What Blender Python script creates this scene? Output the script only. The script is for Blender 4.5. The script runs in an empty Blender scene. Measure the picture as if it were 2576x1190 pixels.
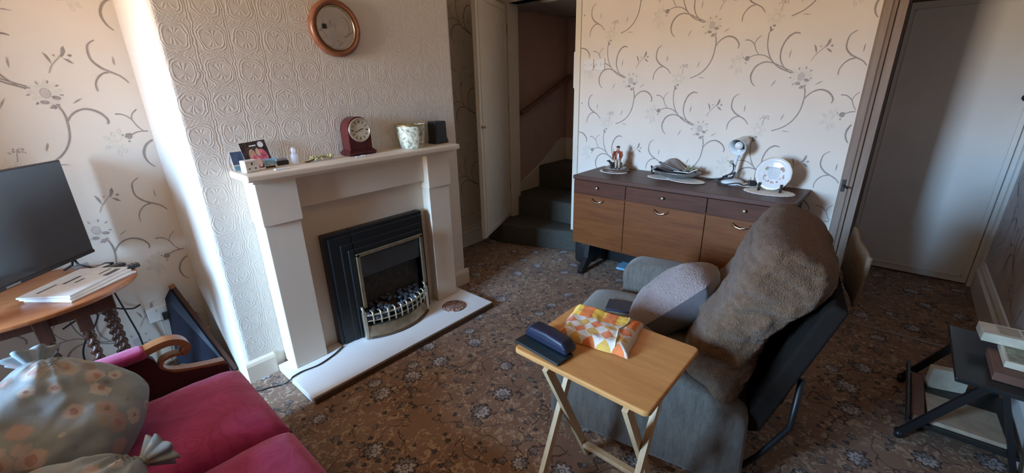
import bpy, bmesh, math, random
from math import sin, cos, pi, radians, sqrt, atan2
from mathutils import Vector, Matrix, noise as mnoise
random.seed(7)
scn = bpy.context.scene
COL = scn.collection

# ------------------------------------------------------------------ camera
RX = (0.66184, -0.75045, 0.0)
def setup_camera():
    f, W, H = 1072.0, 2576, 1190
    def d(p): return Vector((p[0]-W/2, p[1]-H/2, f))
    Z = -d((1360, 3590)).normalized()
    X = d((2299, 187)); X = (X - X.dot(Z)*Z).normalized()
    Y = Z.cross(X)
    R = Matrix((X, Y, Z))          # world <- cam(x right, y down, z forward)
    right = Vector((X[0], Y[0], Z[0])); up = -Vector((X[1], Y[1], Z[1])); back = -Vector((X[2], Y[2], Z[2]))
    m = Matrix((right, up, back)).transposed().to_4x4()
    m.translation = Vector((0, 0, 1.55))
    cam = bpy.data.cameras.new('camera'); cam.sensor_width = 36; cam.lens = 36*f/W
    cam.clip_start = 0.02
    o = bpy.data.objects.new('camera', cam); COL.objects.link(o); o.matrix_world = m
    scn.camera = o
setup_camera()

# ------------------------------------------------------------------ materials
MATS = {}
class NT:
    def __init__(s, name):
        s.m = bpy.data.materials.new(name); s.m.use_nodes = True
        s.t = s.m.node_tree; s.n = s.t.nodes; s.l = s.t.links
        s.b = s.n['Principled BSDF']
    def node(s, t, **kw):
        n = s.n.new(t)
        for k, v in kw.items():
            if k in n.inputs: n.inputs[k].default_value = v
            else: setattr(n, k, v)
        return n
    def link(s, a, b): s.l.new(a, b)
    def math(s, op, a, b=None, c=None, clamp=False):
        n = s.n.new('ShaderNodeMath'); n.operation = op; n.use_clamp = clamp
        for i, v in enumerate((a, b, c)):
            if v is None: continue
            if isinstance(v, (int, float)): n.inputs[i].default_value = v
            else: s.l.new(v, n.inputs[i])
        return n.outputs[0]
    def coord(s, scale=(1, 1, 1)):
        tc = s.n.new('ShaderNodeTexCoord'); mp = s.n.new('ShaderNodeMapping')
        mp.inputs['Scale'].default_value = scale
        s.l.new(tc.outputs['Object'], mp.inputs['Vector']); return mp.outputs[0]
    def noise(s, vec, scale, detail=3, rough=.5, out='Fac', dist=0):
        n = s.n.new('ShaderNodeTexNoise'); n.inputs['Scale'].default_value = scale
        n.inputs['Detail'].default_value = detail; n.inputs['Roughness'].default_value = rough
        n.inputs['Distortion'].default_value = dist
        if vec is not None: s.l.new(vec, n.inputs['Vector'])
        return n.outputs[out]
    def ramp(s, fac, stops):
        n = s.n.new('ShaderNodeValToRGB'); e = n.color_ramp.elements
        while len(e) < len(stops): e.new(.5)
        for i, (p, c) in enumerate(stops):
            e[i].position = p; e[i].color = (*c, 1) if len(c) == 3 else c
        s.l.new(fac, n.inputs[0]); return n.outputs[0]
    def mix(s, fac, a, b):
        n = s.n.new('ShaderNodeMix'); n.data_type = 'RGBA'
        if isinstance(fac, (int, float)): n.inputs[0].default_value = fac
        else: s.l.new(fac, n.inputs[0])
        for i, v in ((6, a), (7, b)):
            if isinstance(v, tuple): n.inputs[i].default_value = (*v[:3], 1)
            else: s.l.new(v, n.inputs[i])
        return n.outputs[2]
    def col(s, c):
        if isinstance(c, tuple): s.b.inputs['Base Color'].default_value = (*c[:3], 1)
        else: s.l.new(c, s.b.inputs['Base Color'])
    def bump(s, h, strength=.3, dist=.002):
        n = s.n.new('ShaderNodeBump'); n.inputs['Strength'].default_value = strength
        n.inputs['Distance'].default_value = dist
        s.l.new(h, n.inputs['Height']); s.l.new(n.outputs[0], s.b.inputs['Normal'])
    def set(s, rough=.5, metal=0, spec=.5, **kw):
        s.b.inputs['Roughness'].default_value = rough; s.b.inputs['Metallic'].default_value = metal
        s.b.inputs['Specular IOR Level'].default_value = spec
        for k, v in kw.items(): s.b.inputs[k].default_value = v

def plain(name, c, rough=.5, metal=0, var=.06, nscale=8, bump=0, bscale=200, bdist=.001, spec=.5, **kw):
    t = NT(name); v = t.coord()
    f = t.noise(v, nscale, 4)
    lo = tuple(max(0, x*(1-var)) for x in c); hi = tuple(min(1, x*(1+var)) for x in c)
    t.col(t.ramp(f, [(.3, lo), (.7, hi)])); t.set(rough, metal, spec, **kw)
    if bump: t.bump(t.noise(v, bscale, 3), bump, bdist)
    MATS[name] = t.m; return t.m

def wood(name, c1, c2, axis='x', rough=.35, scale=1.0, spec=.4, coat=0):
    t = NT(name)
    sc = {'x': (1.2, 14, 14), 'y': (14, 1.2, 14), 'z': (14, 14, 1.2)}[axis]
    v = t.coord(tuple(k*scale for k in sc))
    f = t.noise(v, 2.2, 6, .62, dist=.6); g = t.noise(v, 14, 3)
    h = t.math('ADD', t.math('MULTIPLY', f, .75), t.math('MULTIPLY', g, .25))
    t.col(t.ramp(h, [(.34, c1), (.66, c2)])); t.set(rough, 0, spec)
    if coat: t.b.inputs['Coat Weight'].default_value = coat; t.b.inputs['Coat Roughness'].default_value = .25
    t.bump(h, .12, .001); MATS[name] = t.m; return t.m

def fabric(name, c, var=.18, nscale=30, fuzz=420, bstr=.5, bdist=.002, sheen=.3, c2=None, stretch=(1, 1, 1), rough=.95):
    t = NT(name); v = t.coord(stretch)
    f = t.noise(v, nscale, 5, .6); g = t.noise(v, fuzz, 2)
    lo = tuple(x*(1-var) for x in c); hi = tuple(min(1, x*(1+var)) for x in (c2 or c))
    h = t.math('ADD', t.math('MULTIPLY', f, .65), t.math('MULTIPLY', g, .35))
    t.col(t.ramp(h, [(.3, lo), (.7, hi)])); t.set(rough, 0, .15)
    t.b.inputs['Sheen Weight'].default_value = sheen; t.b.inputs['Sheen Roughness'].default_value = .5
    t.bump(g, bstr, bdist); MATS[name] = t.m; return t.m

plain('ceiling_paint', (.80, .67, .50), .9, bump=.2, bscale=60)
plain('wallpaper', (.75, .68, .595), .75, var=.03, nscale=3, bump=.08, bscale=350)
plain('wallpaper_stem', (.32, .275, .25), .7, var=.15, nscale=40)
plain('wallpaper_petal', (.70, .65, .565), .75, var=.06, nscale=60)
plain('wallpaper_spot', (.38, .315, .295), .7, var=.25, nscale=80)
plain('wallpaper_grey', (.55, .50, .46), .75, var=.06, nscale=60)
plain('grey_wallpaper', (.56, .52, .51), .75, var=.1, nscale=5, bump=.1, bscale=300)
plain('cream_gloss', (.74, .69, .58), .35, var=.03, bump=.05, bscale=30)
plain('white_gloss', (.80, .79, .76), .3, var=.02)
plain('surround_paint', (.74, .63, .50), .55, var=.03, nscale=5, bump=.08, bscale=500)
plain('door_white', (.74, .74, .70), .4, var=.04, nscale=3)
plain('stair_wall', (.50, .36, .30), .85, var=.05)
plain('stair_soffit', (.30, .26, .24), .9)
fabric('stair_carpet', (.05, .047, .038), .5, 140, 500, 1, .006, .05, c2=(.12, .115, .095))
plain('hearth_white', (.78, .78, .78), .25, var=.03, nscale=6)
wood('hearth_edge', (.06, .035, .02), (.13, .075, .045), 'x', .4)
plain('black_iron', (.008, .008, .009), .42, var=.2, bump=.1, bscale=90)
plain('black_satin', (.02, .02, .022), .35, var=.1)
plain('hood_grey', (.045, .047, .05), .4, var=.1)
plain('fire_back', (.05, .045, .04), .7, var=.35, nscale=30, bump=.4, bscale=40, bdist=.004)
plain('aged_brass', (.46, .36, .23), .32, .85, var=.2, nscale=25)
plain('pale_brass', (.62, .55, .42), .3, .8, var=.12, nscale=25)
plain('coal', (.05, .055, .075), .5, var=.8, nscale=70, bump=1, bscale=90, bdist=.004, c=None) if False else plain('coal', (.05, .055, .075), .5, var=.8, nscale=70, bump=1, bscale=90, bdist=.004)
wood('sideboard_door', (.125, .034, .007), (.20, .062, .013), 'y', .5, 1.0, .25)
wood('sideboard_dark', (.055, .015, .006), (.11, .033, .014), 'y', .5, 1.0, .25)
wood('sideboard_top', (.065, .026, .017), (.11, .048, .034), 'y', .42, .8, .3)
plain('chrome', (.82, .8, .76), .18, 1, var=.03)
wood('tray_wood', (.50, .225, .07), (.66, .33, .115), 'y', .42, .8, .3)
wood('tray_leg', (.50, .33, .17), (.64, .46, .27), 'z', .45)
wood('oak_arm', (.22, .09, .035), (.36, .16, .065), 'x', .35)
wood('table_wood', (.26, .085, .03), (.42, .16, .06), 'x', .28, .8, .5)
wood('table_dark', (.055, .022, .014), (.10, .04, .025), 'z', .35)
wood('mahogany', (.055, .008, .008), (.095, .015, .013), 'z', .25)
wood('mirror_wood', (.17, .06, .03), (.28, .11, .055), 'x', .3)
wood('frame_brown', (.20, .14, .105), (.29, .215, .165), 'z', .5)
wood('trim_grey', (.33, .28, .235), (.40, .345, .29), 'z', .5)
wood('rail_wood', (.16, .07, .04), (.24, .11, .06), 'x', .5)
plain('mirror_glass', (.75, .75, .75), .02, 1, var=.0)
plain('navy_board', (.009, .010, .024), .5, var=.2, nscale=12)
plain('navy', (.010, .013, .034), .45, var=.2, nscale=20, bump=.15, bscale=250)
plain('dark_teal', (.012, .022, .026), .3, var=.2)
plain('white_plastic', (.78, .77, .74), .3, var=.02)
plain('black_plastic', (.014, .014, .016), .35, var=.1)
plain('grey_plastic', (.30, .30, .31), .4)
plain('tv_screen', (.028, .034, .044), .12, var=.02, spec=.9)
plain('newsprint', (.72, .73, .74), .6, var=.06, nscale=30)
plain('newsprint_ink', (.10, .11, .13), .6, var=.3, nscale=60)
plain('brown_book', (.16, .075, .05), .6, var=.2)
plain('cream_card', (.66, .58, .44), .6, var=.12, nscale=20)
plain('green_card', (.27, .27, .19), .6, var=.4, nscale=35)
plain('paper_tan', (.42, .33, .24), .7, var=.15, nscale=20)
plain('light_blue', (.25, .55, .80), .5, var=.06)
plain('table_black', (.012, .012, .013), .4, var=.15)
plain('table_shelf', (.018, .020, .020), .3, var=.15)
plain('china', (.78, .80, .80), .15, var=.02)
plain('gold', (.45, .36, .18), .3, .8)
plain('china_ink', (.32, .38, .45), .3)
plain('china_rose', (.52, .26, .24), .3, var=.35, nscale=150)
plain('lace', (.86, .82, .75), .9, var=.12, nscale=200, bump=.7, bscale=260, bdist=.002)
plain('lamp_white', (.74, .79, .82), .3, var=.03)
plain('lamp_inner', (.62, .68, .72), .35, var=.03)
plain('bulb', (.80, .80, .78), .25, var=.02)
plain('pewter', (.22, .22, .21), .35, .4, var=.3, nscale=40)
plain('grey_felt', (.30, .28, .27), .8, var=.15)
plain('dried_green', (.36, .35, .20), .8, var=.4, nscale=60)
plain('coat_red', (.33, .085, .045), .5, var=.3, nscale=90)
plain('skin', (.62, .38, .28), .5)
plain('breeches', (.50, .42, .33), .5, var=.2, nscale=90)
plain('rock', (.27, .235, .20), .7, var=.4, nscale=60)
plain('dog_dark', (.03, .028, .03), .4, var=.3)
plain('plinth_brown', (.10, .065, .05), .4)
plain('photo_dark', (.05, .035, .03), .3, var=.6, nscale=50)
plain('photo_pink', (.55, .12, .17), .3, var=.5, nscale=80)
plain('photo_blue', (.10, .17, .30), .3, var=.5, nscale=30)
plain('photo_sky', (.25, .52, .72), .3, var=.3, nscale=40)
plain('orange_skin', (.55, .30, .2), .4, var=.3, nscale=80)
plain('dial', (.70, .65, .52), .4, var=.04)
plain('flower_yellow', (.62, .58, .28), .7, var=.5, nscale=90)
plain('beige_cloth', (.17, .12, .075), .95, var=.15, nscale=60, bump=.6, bscale=400, bdist=.002)
fabric('recliner', (.135, .118, .10), .35, 60, 300, .6, .003, .25, stretch=(1, 1, .22))
fabric('recliner_seat', (.17, .155, .12), .25, 50, 300, .6, .003, .25)
fabric('recliner_rear', (.012, .009, .007), .2, 50, 300, .5, .002, 0)
fabric('throw_brown', (.155, .088, .050), .34, 45, 230, 1, .009, .15)
fabric('fleece', (.30, .23, .215), .16, 90, 140, 1, .010, .25)
fabric('velvet_grey', (.115, .095, .105), .22, 14, 400, .2, .001, .8)
fabric('maroon_dark', (.060, .012, .018), .2, 40, 400, .3, .001, .15)

def sofa_pink():
    t = NT('sofa_pink'); v = t.coord()
    f = t.noise(v, 9, 5, .6); g = t.noise(v, 500, 2)
    w = t.n.new('ShaderNodeTexVoronoi'); w.feature = 'SMOOTH_F1'; w.inputs['Scale'].default_value = 7
    dv = t.n.new('ShaderNodeMix'); dv.data_type = 'VECTOR'; dv.inputs[0].default_value = .12
    t.link(v, dv.inputs[4]); t.link(t.noise(v, 9, 3, out='Color'), dv.inputs[5]); t.link(dv.outputs[1], w.inputs['Vector'])
    rings = t.math('SINE', t.math('MULTIPLY', w.outputs['Distance'], 62))
    msk = t.math('GREATER_THAN', rings, .55)
    c = t.ramp(f, [(.3, (.27, .024, .088)), (.7, (.40, .046, .155))])
    c = t.mix(t.math('MULTIPLY', msk, .28), c, (.18, .010, .04))
    t.col(c); t.set(.85, 0, .15); t.b.inputs['Sheen Weight'].default_value = .6
    t.b.inputs['Sheen Tint'].default_value = (1, .5, .7, 1)
    t.bump(t.math('ADD', g, t.math('MULTIPLY', rings, .3)), .35, .0015); MATS['sofa_pink'] = t.m
sofa_pink()

def floral(name, base, flower, scale):
    t = NT(name); v = t.coord()
    w = t.n.new('ShaderNodeTexVoronoi'); w.inputs['Scale'].default_value = scale; t.link(v, w.inputs['Vector'])
    nz = t.noise(v, 60, 3)
    r = t.math('ADD', w.outputs['Distance'], t.math('MULTIPLY', t.math('SUBTRACT', nz, .5), .35))
    sep = t.n.new('ShaderNodeSeparateColor'); t.link(w.outputs['Color'], sep.inputs[0])
    rad = t.math('MULTIPLY', t.math('ADD', t.math('MULTIPLY', sep.outputs[0], .50), .16), .95)
    m = t.math('MULTIPLY', t.math('SUBTRACT', rad, r), 9, clamp=True)
    fc = t.ramp(sep.outputs[1], [(.2, flower[0]), (.5, flower[1]), (.8, flower[2])])
    fc = t.mix(t.math('LESS_THAN', r, t.math('MULTIPLY', rad, .4)), fc, flower[3])
    bc = t.ramp(t.noise(v, 6, 4), [(.3, base[0]), (.7, base[1])])
    t.col(t.mix(m, bc, fc)); t.set(.8, 0, .2); t.bump(t.noise(v, 300, 2), .25, .001)
    MATS[name] = t.m
floral('floral_blue', ((.20, .24, .25), (.29, .34, .365)), ((.37, .29, .27), (.47, .45, .41), (.22, .19, .17), (.34, .22, .20)), 17)

def carpet():
    t = NT('carpet'); v = t.coord()
    base = t.ramp(t.noise(v, 3.2, 5, .6), [(.32, (.20, .115, .074)), (.68, (.29, .18, .117))])
    # tan leaf mottling
    lm = t.noise(v, 30, 4, .65, dist=1.2)
    cl = t.noise(v, 4.5, 3)
    leaf = t.math('MULTIPLY', t.math('GREATER_THAN', lm, .555), t.math('GREATER_THAN', cl, .42))
    c = t.mix(t.math('MULTIPLY', leaf, .75), base, (.50, .36, .24))
    # curling stems
    wv = t.n.new('ShaderNodeTexVoronoi'); wv.feature = 'DISTANCE_TO_EDGE'; wv.inputs['Scale'].default_value = 7.5
    dv = t.n.new('ShaderNodeMix'); dv.data_type = 'VECTOR'; dv.inputs[0].default_value = .22
    t.link(v, dv.inputs[4]); t.link(t.noise(v, 6, 2, out='Color'), dv.inputs[5]); t.link(dv.outputs[1], wv.inputs['Vector'])
    stem = t.math('MULTIPLY', t.math('LESS_THAN', wv.outputs['Distance'], .016), t.math('GREATER_THAN', t.noise(v, 5, 2), .47))
    c = t.mix(t.math('MULTIPLY', stem, .75), c, (.035, .022, .018))
    def flowers(c, scale, R, petals, keep, dark, light, seed, rnd=.75):
        mp = t.n.new('ShaderNodeMapping'); t.link(v, mp.inputs[0]); mp.inputs['Location'].default_value = (seed, seed*1.7, 0)
        mp.inputs['Scale'].default_value = (scale, scale, scale)
        fl = t.n.new('ShaderNodeVectorMath'); fl.operation = 'MULTIPLY'; t.link(mp.outputs[0], fl.inputs[0]); fl.inputs[1].default_value = (1, 1, 0)
        vo = t.n.new('ShaderNodeTexVoronoi'); vo.inputs['Scale'].default_value = 1; vo.inputs['Randomness'].default_value = rnd
        vo.voronoi_dimensions = '2D'
        t.link(fl.outputs[0], vo.inputs['Vector'])
        su = t.n.new('ShaderNodeVectorMath'); su.operation = 'SUBTRACT'; t.link(fl.outputs[0], su.inputs[0]); t.link(vo.outputs['Position'], su.inputs[1])
        sp = t.n.new('ShaderNodeSeparateXYZ'); t.link(su.outputs[0], sp.inputs[0])
        sc = t.n.new('ShaderNodeSeparateColor'); t.link(vo.outputs['Color'], sc.inputs[0])
        ang = t.math('ADD', t.math('ARCTAN2', sp.outputs[1], sp.outputs[0]), t.math('MULTIPLY', sc.outputs[0], 6.28))
        r = vo.outputs['Distance']
        pet = t.math('ABSOLUTE', t.math('SINE', t.math('MULTIPLY', ang, petals/2)))
        nz = t.math('MULTIPLY', t.math('SUBTRACT', t.noise(v, 70, 2), .5), .16)
        Rr = t.math('MULTIPLY', t.math('ADD', t.math('MULTIPLY', pet, .38), .62), t.math('MULTIPLY', t.math('ADD', t.math('MULTIPLY', sc.outputs[1], .35), .65), R))
        q = t.math('ADD', t.math('DIVIDE', r, Rr), nz)
        on = t.math('GREATER_THAN', sc.outputs[2], 1-keep)
        inside = t.math('MULTIPLY', t.math('LESS_THAN', q, 1), on)
        half = t.math('SINE', t.math('ADD', ang, 1.0))      # one side shaded dark, as woven
        ring = t.ramp(q, [(.0, dark), (.18, light), (.34, dark), (.44, light), (.74, tuple(.6*a for a in light)), (.9, dark)])
        side = t.math('MULTIPLY', t.math('GREATER_THAN', t.math('ADD', half, nz), .35), t.math('GREATER_THAN', q, .22))
        fc = t.mix(t.math('MULTIPLY', side, .55), ring, dark)
        return t.mix(t.math('MULTIPLY', inside, .95), c, fc)
    c = flowers(c, 9.0, .24, 5, .5, (.04, .03, .028), (.30, .24, .20), 3.3, 1)
    c = flowers(c, 13.0, .20, 3, .4, (.025, .022, .024), (.09, .085, .075), 9.1, 1)
    c = flowers(c, 4.3, .27, 9, .72, (.022, .018, .02), (.56, .51, .49), 0.6)
    t.col(c); t.set(.97, 0, .08)
    t.b.inputs['Sheen Weight'].default_value = .15
    t.bump(t.noise(v, 420, 2), .7, .004); MATS['carpet'] = t.m
carpet()

def anaglypta():
    t = NT('embossed_paper'); v = t.coord()
    sp = t.n.new('ShaderNodeSeparateXYZ'); t.link(v, sp.inputs[0])
    nx = t.math('MULTIPLY', t.math('SUBTRACT', t.noise(v, 26, 3), .5), .22)
    nz = t.math('MULTIPLY', t.math('SUBTRACT', t.noise(v, 24, 3), .5), .18)
    u = t.math('ADD', t.math('SUBTRACT', t.math('FRACT', t.math('DIVIDE', t.math('SUBTRACT', sp.outputs[0], .493), .140)), .5), nx)
    w = t.math('ADD', t.math('SUBTRACT', t.math('FRACT', t.math('DIVIDE', t.math('SUBTRACT', sp.outputs[2], .5635), .143)), .5), nz)
    au = t.math('ABSOLUTE', u); aw = t.math('ABSOLUTE', w)
    r = t.math('POWER', t.math('ADD', t.math('POWER', t.math('MULTIPLY', au, 1.05), 2.6), t.math('POWER', aw, 2.6)), .385)
    ang = t.math('ARCTAN2', w, u)
    rings = t.math('MULTIPLY', t.math('SINE', t.math('MULTIPLY', r, 82)), t.math('MULTIPLY', t.math('GREATER_THAN', r, .29), t.math('LESS_THAN', r, .44)))
    rays = t.math('MULTIPLY', t.math('SINE', t.math('MULTIPLY', ang, 11)), t.math('MULTIPLY', t.math('LESS_THAN', r, .25), t.math('GREATER_THAN', t.math('ABSOLUTE', t.math('SINE', ang)), .62)))
    dots = t.math('MULTIPLY', t.math('MULTIPLY', t.math('SINE', t.math('MULTIPLY', u, 56)), t.math('SINE', t.math('MULTIPLY', w, 70))), t.math('GREATER_THAN', aw, .40))
    cols = t.math('MULTIPLY', t.math('SINE', t.math('MULTIPLY', u, 75)), t.math('GREATER_THAN', au, .42))
    h = t.math('ADD', t.math('ADD', rings, t.math('MULTIPLY', rays, .8)), t.math('ADD', t.math('MULTIPLY', dots, .6), t.math('MULTIPLY', cols, .9)))
    h = t.math('MULTIPLY', h, t.math('ADD', t.noise(v, 30, 3), .35))
    h = t.math('ADD', h, t.math('MULTIPLY', t.noise(v, 34, 5), 1.6))
    t.col(t.ramp(t.noise(v, 3, 3), [(.3, (.73, .675, .605)), (.7, (.765, .71, .635))])); t.set(.6, 0, .3)
    t.bump(h, .17, .0034); MATS['embossed_paper'] = t.m
anaglypta()

def towel_mat():
    t = NT('checked_towel'); tc = t.n.new('ShaderNodeUVMap')
    sp = t.n.new('ShaderNodeSeparateXYZ'); t.link(tc.outputs[0], sp.inputs[0])
    U, V = sp.outputs[0], sp.outputs[1]
    # diamonds
    a = t.math('FLOOR', t.math('ADD', t.math('MULTIPLY', U, 5.2), t.math('MULTIPLY', V, 4.6)))
    b = t.math('FLOOR', t.math('SUBTRACT', t.math('MULTIPLY', U, 5.2), t.math('MULTIPLY', V, 4.6)))
    par = t.math('MODULO', t.math('ABSOLUTE', t.math('ADD', a, b)), 2)
    white = t.math('GREATER_THAN', par, .5)
    oy = t.math('GREATER_THAN', t.math('MODULO', t.math('ABSOLUTE', a), 2), .5)
    c = t.mix(oy, (.80, .22, .07), (.74, .44, .10)); c = t.mix(white, c, (.78, .72, .64))
    bar = t.math('GREATER_THAN', t.math('MODULO', t.math('FLOOR', t.math('MULTIPLY', U, 6.0)), 2), .5)
    bc = t.mix(bar, (.90, .55, .04), (.86, .20, .02))
    c = t.mix(t.math('GREATER_THAN', V, .60), c, bc)
    edge = t.math('MAXIMUM', t.math('GREATER_THAN', U, .965), t.math('GREATER_THAN', V, .975))
    c = t.mix(edge, c, (.76, .62, .50))
    t.col(c); t.set(.95, 0, .1); t.b.inputs['Sheen Weight'].default_value = .3
    t.bump(t.noise(t.coord(), 380, 2), .9, .003); MATS['checked_towel'] = t.m
towel_mat()

def trivet():
    t = NT('marbled_brown'); v = t.coord()
    f = t.noise(v, 45, 5, .7, dist=1.5)
    t.col(t.ramp(f, [(.40, (.07, .02, .012)), (.50, (.20, .075, .05)), (.58, (.62, .46, .37))])); t.set(.3, 0, .5)
    MATS['marbled_brown'] = t.m
trivet()

def toile():
    t = NT('toile_bucket'); v = t.coord()
    f = t.noise(v, 34, 5, .7, dist=.8)
    c = t.ramp(f, [(.44, (.72, .70, .56)), (.5, (.66, .65, .50)), (.56, (.30, .31, .24)), (.7, (.22, .22, .17))])
    t.col(c); t.set(.35, .1, .5); MATS['toile_bucket'] = t.m
toile()

def clearplastic():
    t = NT('clear_plastic')
    t.col((.8, .82, .88)); t.set(.1, 0, .5); t.b.inputs['Alpha'].default_value = .35
    MATS['clear_plastic'] = t.m
clearplastic()
def pane():
    t = NT('window_glass'); tr = t.n.new('ShaderNodeBsdfTransparent'); gl = t.n.new('ShaderNodeBsdfGlossy')
    gl.inputs['Roughness'].default_value = .02
    mx = t.n.new('ShaderNodeMixShader'); mx.inputs[0].default_value = .06
    t.link(tr.outputs[0], mx.inputs[1]); t.link(gl.outputs[0], mx.inputs[2])
    t.link(mx.outputs[0], t.n['Material Output'].inputs[0]); MATS['window_glass'] = t.m
pane()

# ------------------------------------------------------------------ mesh builder
class MB:
    def __init__(s): s.v = []; s.f = []; s.mi = []; s.sm = []; s.uv = {}
    def add(s, vs, fs, mi=0, smooth=False):
        o = len(s.v); s.v += [tuple(p) for p in vs]
        for f in fs: s.f.append(tuple(i+o for i in f)); s.mi.append(mi); s.sm.append(smooth)
        return s
    def frombm(s, bm, M=None, mi=0, smooth=False):
        bm.verts.index_update()
        vs = [(M @ v.co) if M else v.co.copy() for v in bm.verts]
        s.add(vs, [[v.index for v in f.verts] for f in bm.faces], mi, smooth); bm.free(); return s
    def box(s, a, b, bev=0, mi=0, M=None, seg=2):
        bm = bmesh.new(); bmesh.ops.create_cube(bm, size=1)
        c = [(a[i]+b[i])/2 for i in range(3)]; d = [abs(b[i]-a[i]) for i in range(3)]
        for v in bm.verts: v.co = Vector((c[0]+v.co.x*d[0], c[1]+v.co.y*d[1], c[2]+v.co.z*d[2]))
        if bev: bmesh.ops.bevel(bm, geom=bm.edges[:], offset=min(bev, .49*min(d)), segments=seg, affect='EDGES', profile=.5)
        return s.frombm(bm, M, mi, False)
    def prism(s, poly, fn, d0, d1, bev=0, mi=0, seg=2, smooth=False):
        """poly: 2-D points, fn(a,b,d)->xyz, extruded d0..d1"""
        bm = bmesh.new()
        n = len(poly)
        A = [bm.verts.new(fn(p[0], p[1], d0)) for p in poly]; Bv = [bm.verts.new(fn(p[0], p[1], d1)) for p in poly]
        bm.faces.new(A); bm.faces.new(Bv[::-1])
        for i in range(n): bm.faces.new((A[i], Bv[i], Bv[(i+1) % n], A[(i+1) % n]))
        bmesh.ops.recalc_face_normals(bm, faces=bm.faces[:])
        if bev: bmesh.ops.bevel(bm, geom=[e for e in bm.edges if e.calc_face_angle(0) > .5], offset=bev, segments=seg, affect='EDGES', profile=.5)
        return s.frombm(bm, None, mi, smooth)
    def tube(s, pts, r, n=8, mi=0, closed=False, caps=True, sx=1, sy=1):
        P = [Vector(p) for p in pts]; m = len(P); R = r if isinstance(r, (list, tuple)) else [r]*m
        vs = []; up = None
        for i in range(m):
            if closed: t = (P[(i+1) % m]-P[i-1]).normalized()
            else: t = (P[min(i+1, m-1)]-P[max(i-1, 0)]).normalized()
            if up is None:
                up = Vector((0, 0, 1)) if abs(t.z) < .9 else Vector((1, 0, 0))
            u = (up - up.dot(t)*t)
            if u.length < 1e-5: u = t.orthogonal()
            u.normalize(); w = t.cross(u); up = u
            for k in range(n):
                a = 2*pi*k/n + (pi/n if n == 4 else 0); vs.append(P[i] + R[i]*(cos(a)*u*sx + sin(a)*w*sy))
        fs = []
        for i in range(m if closed else m-1):
            j = (i+1) % m
            for k in range(n): fs.append((i*n+k, i*n+(k+1) % n, j*n+(k+1) % n, j*n+k))
        if caps and not closed: fs += [tuple(range(n))[::-1], tuple((m-1)*n+k for k in range(n))]
        return s.add(vs, fs, mi, n > 4)
    def lathe(s, prof, c=(0, 0, 0), n=24, mi=0, M=None, sx=1, sy=1, smooth=True, wob=None, ring=False):
        if ring: prof = list(prof)+[prof[0]]
        vs = []; fs = []; m = len(prof)
        for (r, z) in prof:
            for k in range(n):
                a = 2*pi*k/n; q = r*(wob(a) if wob else 1)
                p = Vector((q*cos(a)*sx, q*sin(a)*sy, z))
                if M: p = M @ p
                vs.append(p + Vector(c))
        for i in range(m-1):
            for k in range(n): fs.append((i*n+k, i*n+(k+1) % n, (i+1)*n+(k+1) % n, (i+1)*n+k))
        if prof[0][0] > 1e-4 and not ring: fs.append(tuple(range(n))[::-1])
        if prof[-1][0] > 1e-4 and not ring: fs.append(tuple((m-1)*n+k for k in range(n)))
        return s.add(vs, fs, mi, smooth)
    def ell(s, c, r, mi=0, M=None, n=14, m=9):
        prof = [(max(1e-5, sin(pi*i/(m-1))), -cos(pi*i/(m-1))) for i in range(m)]
        S = Matrix.Diagonal((r[0], r[1], r[2]))
        S = (M.to_3x3() @ S) if M else S
        return s.lathe(prof, c, n, mi, S)
    def grid(s, fn, nu, nv, mi=0, smooth=True, cu=False, uv=False):
        vs = [fn(i/(nu-1 if not cu else nu), j/(nv-1)) for j in range(nv) for i in range(nu)]
        fs = []; o = len(s.f)
        for j in range(nv-1):
            for i in range(nu if cu else nu-1):
                i2 = (i+1) % nu
                fs.append((j*nu+i, j*nu+i2, (j+1)*nu+i2, (j+1)*nu+i))
                if uv: s.uv[o+len(fs)-1] = [(i/(nu-1), j/(nv-1)), ((i+1)/(nu-1), j/(nv-1)), ((i+1)/(nu-1), (j+1)/(nv-1)), (i/(nu-1), (j+1)/(nv-1))]
        return s.add(vs, fs, mi, smooth)
    def build(s, name, mats, parent=None, smooth=None, subsurf=0, kind=None, label=None, off=None, recalc=True):
        me = bpy.data.meshes.new(name)
        vs = s.v if off is None else [(p[0]-off[0], p[1]-off[1], p[2]-off[2]) for p in s.v]
        me.from_pydata([tuple(p) for p in vs], [], s.f)
        for m in (mats if isinstance(mats, (list, tuple)) else [mats]): me.materials.append(MATS[m])
        for i, p in enumerate(me.polygons):
            p.material_index = s.mi[i]; p.use_smooth = s.sm[i] if smooth is None else smooth
        if s.uv:
            L = me.uv_layers.new(name='UVMap')
            for fi, q in s.uv.items():
                for li, c in zip(me.polygons[fi].loop_indices, q): L.data[li].uv = c
        if recalc:
            bm = bmesh.new(); bm.from_mesh(me); bmesh.ops.recalc_face_normals(bm, faces=bm.faces[:]); bm.to_mesh(me); bm.free()
        me.update()
        o = bpy.data.objects.new(name, me); COL.objects.link(o)
        if parent is not None: o.parent = parent
        if subsurf:
            md = o.modifiers.new('smooth', 'SUBSURF'); md.levels = subsurf; md.render_levels = subsurf
            for p in me.polygons: p.use_smooth = True
        if kind: o['kind'] = kind
        if label: o['label'] = label
        return o

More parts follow.
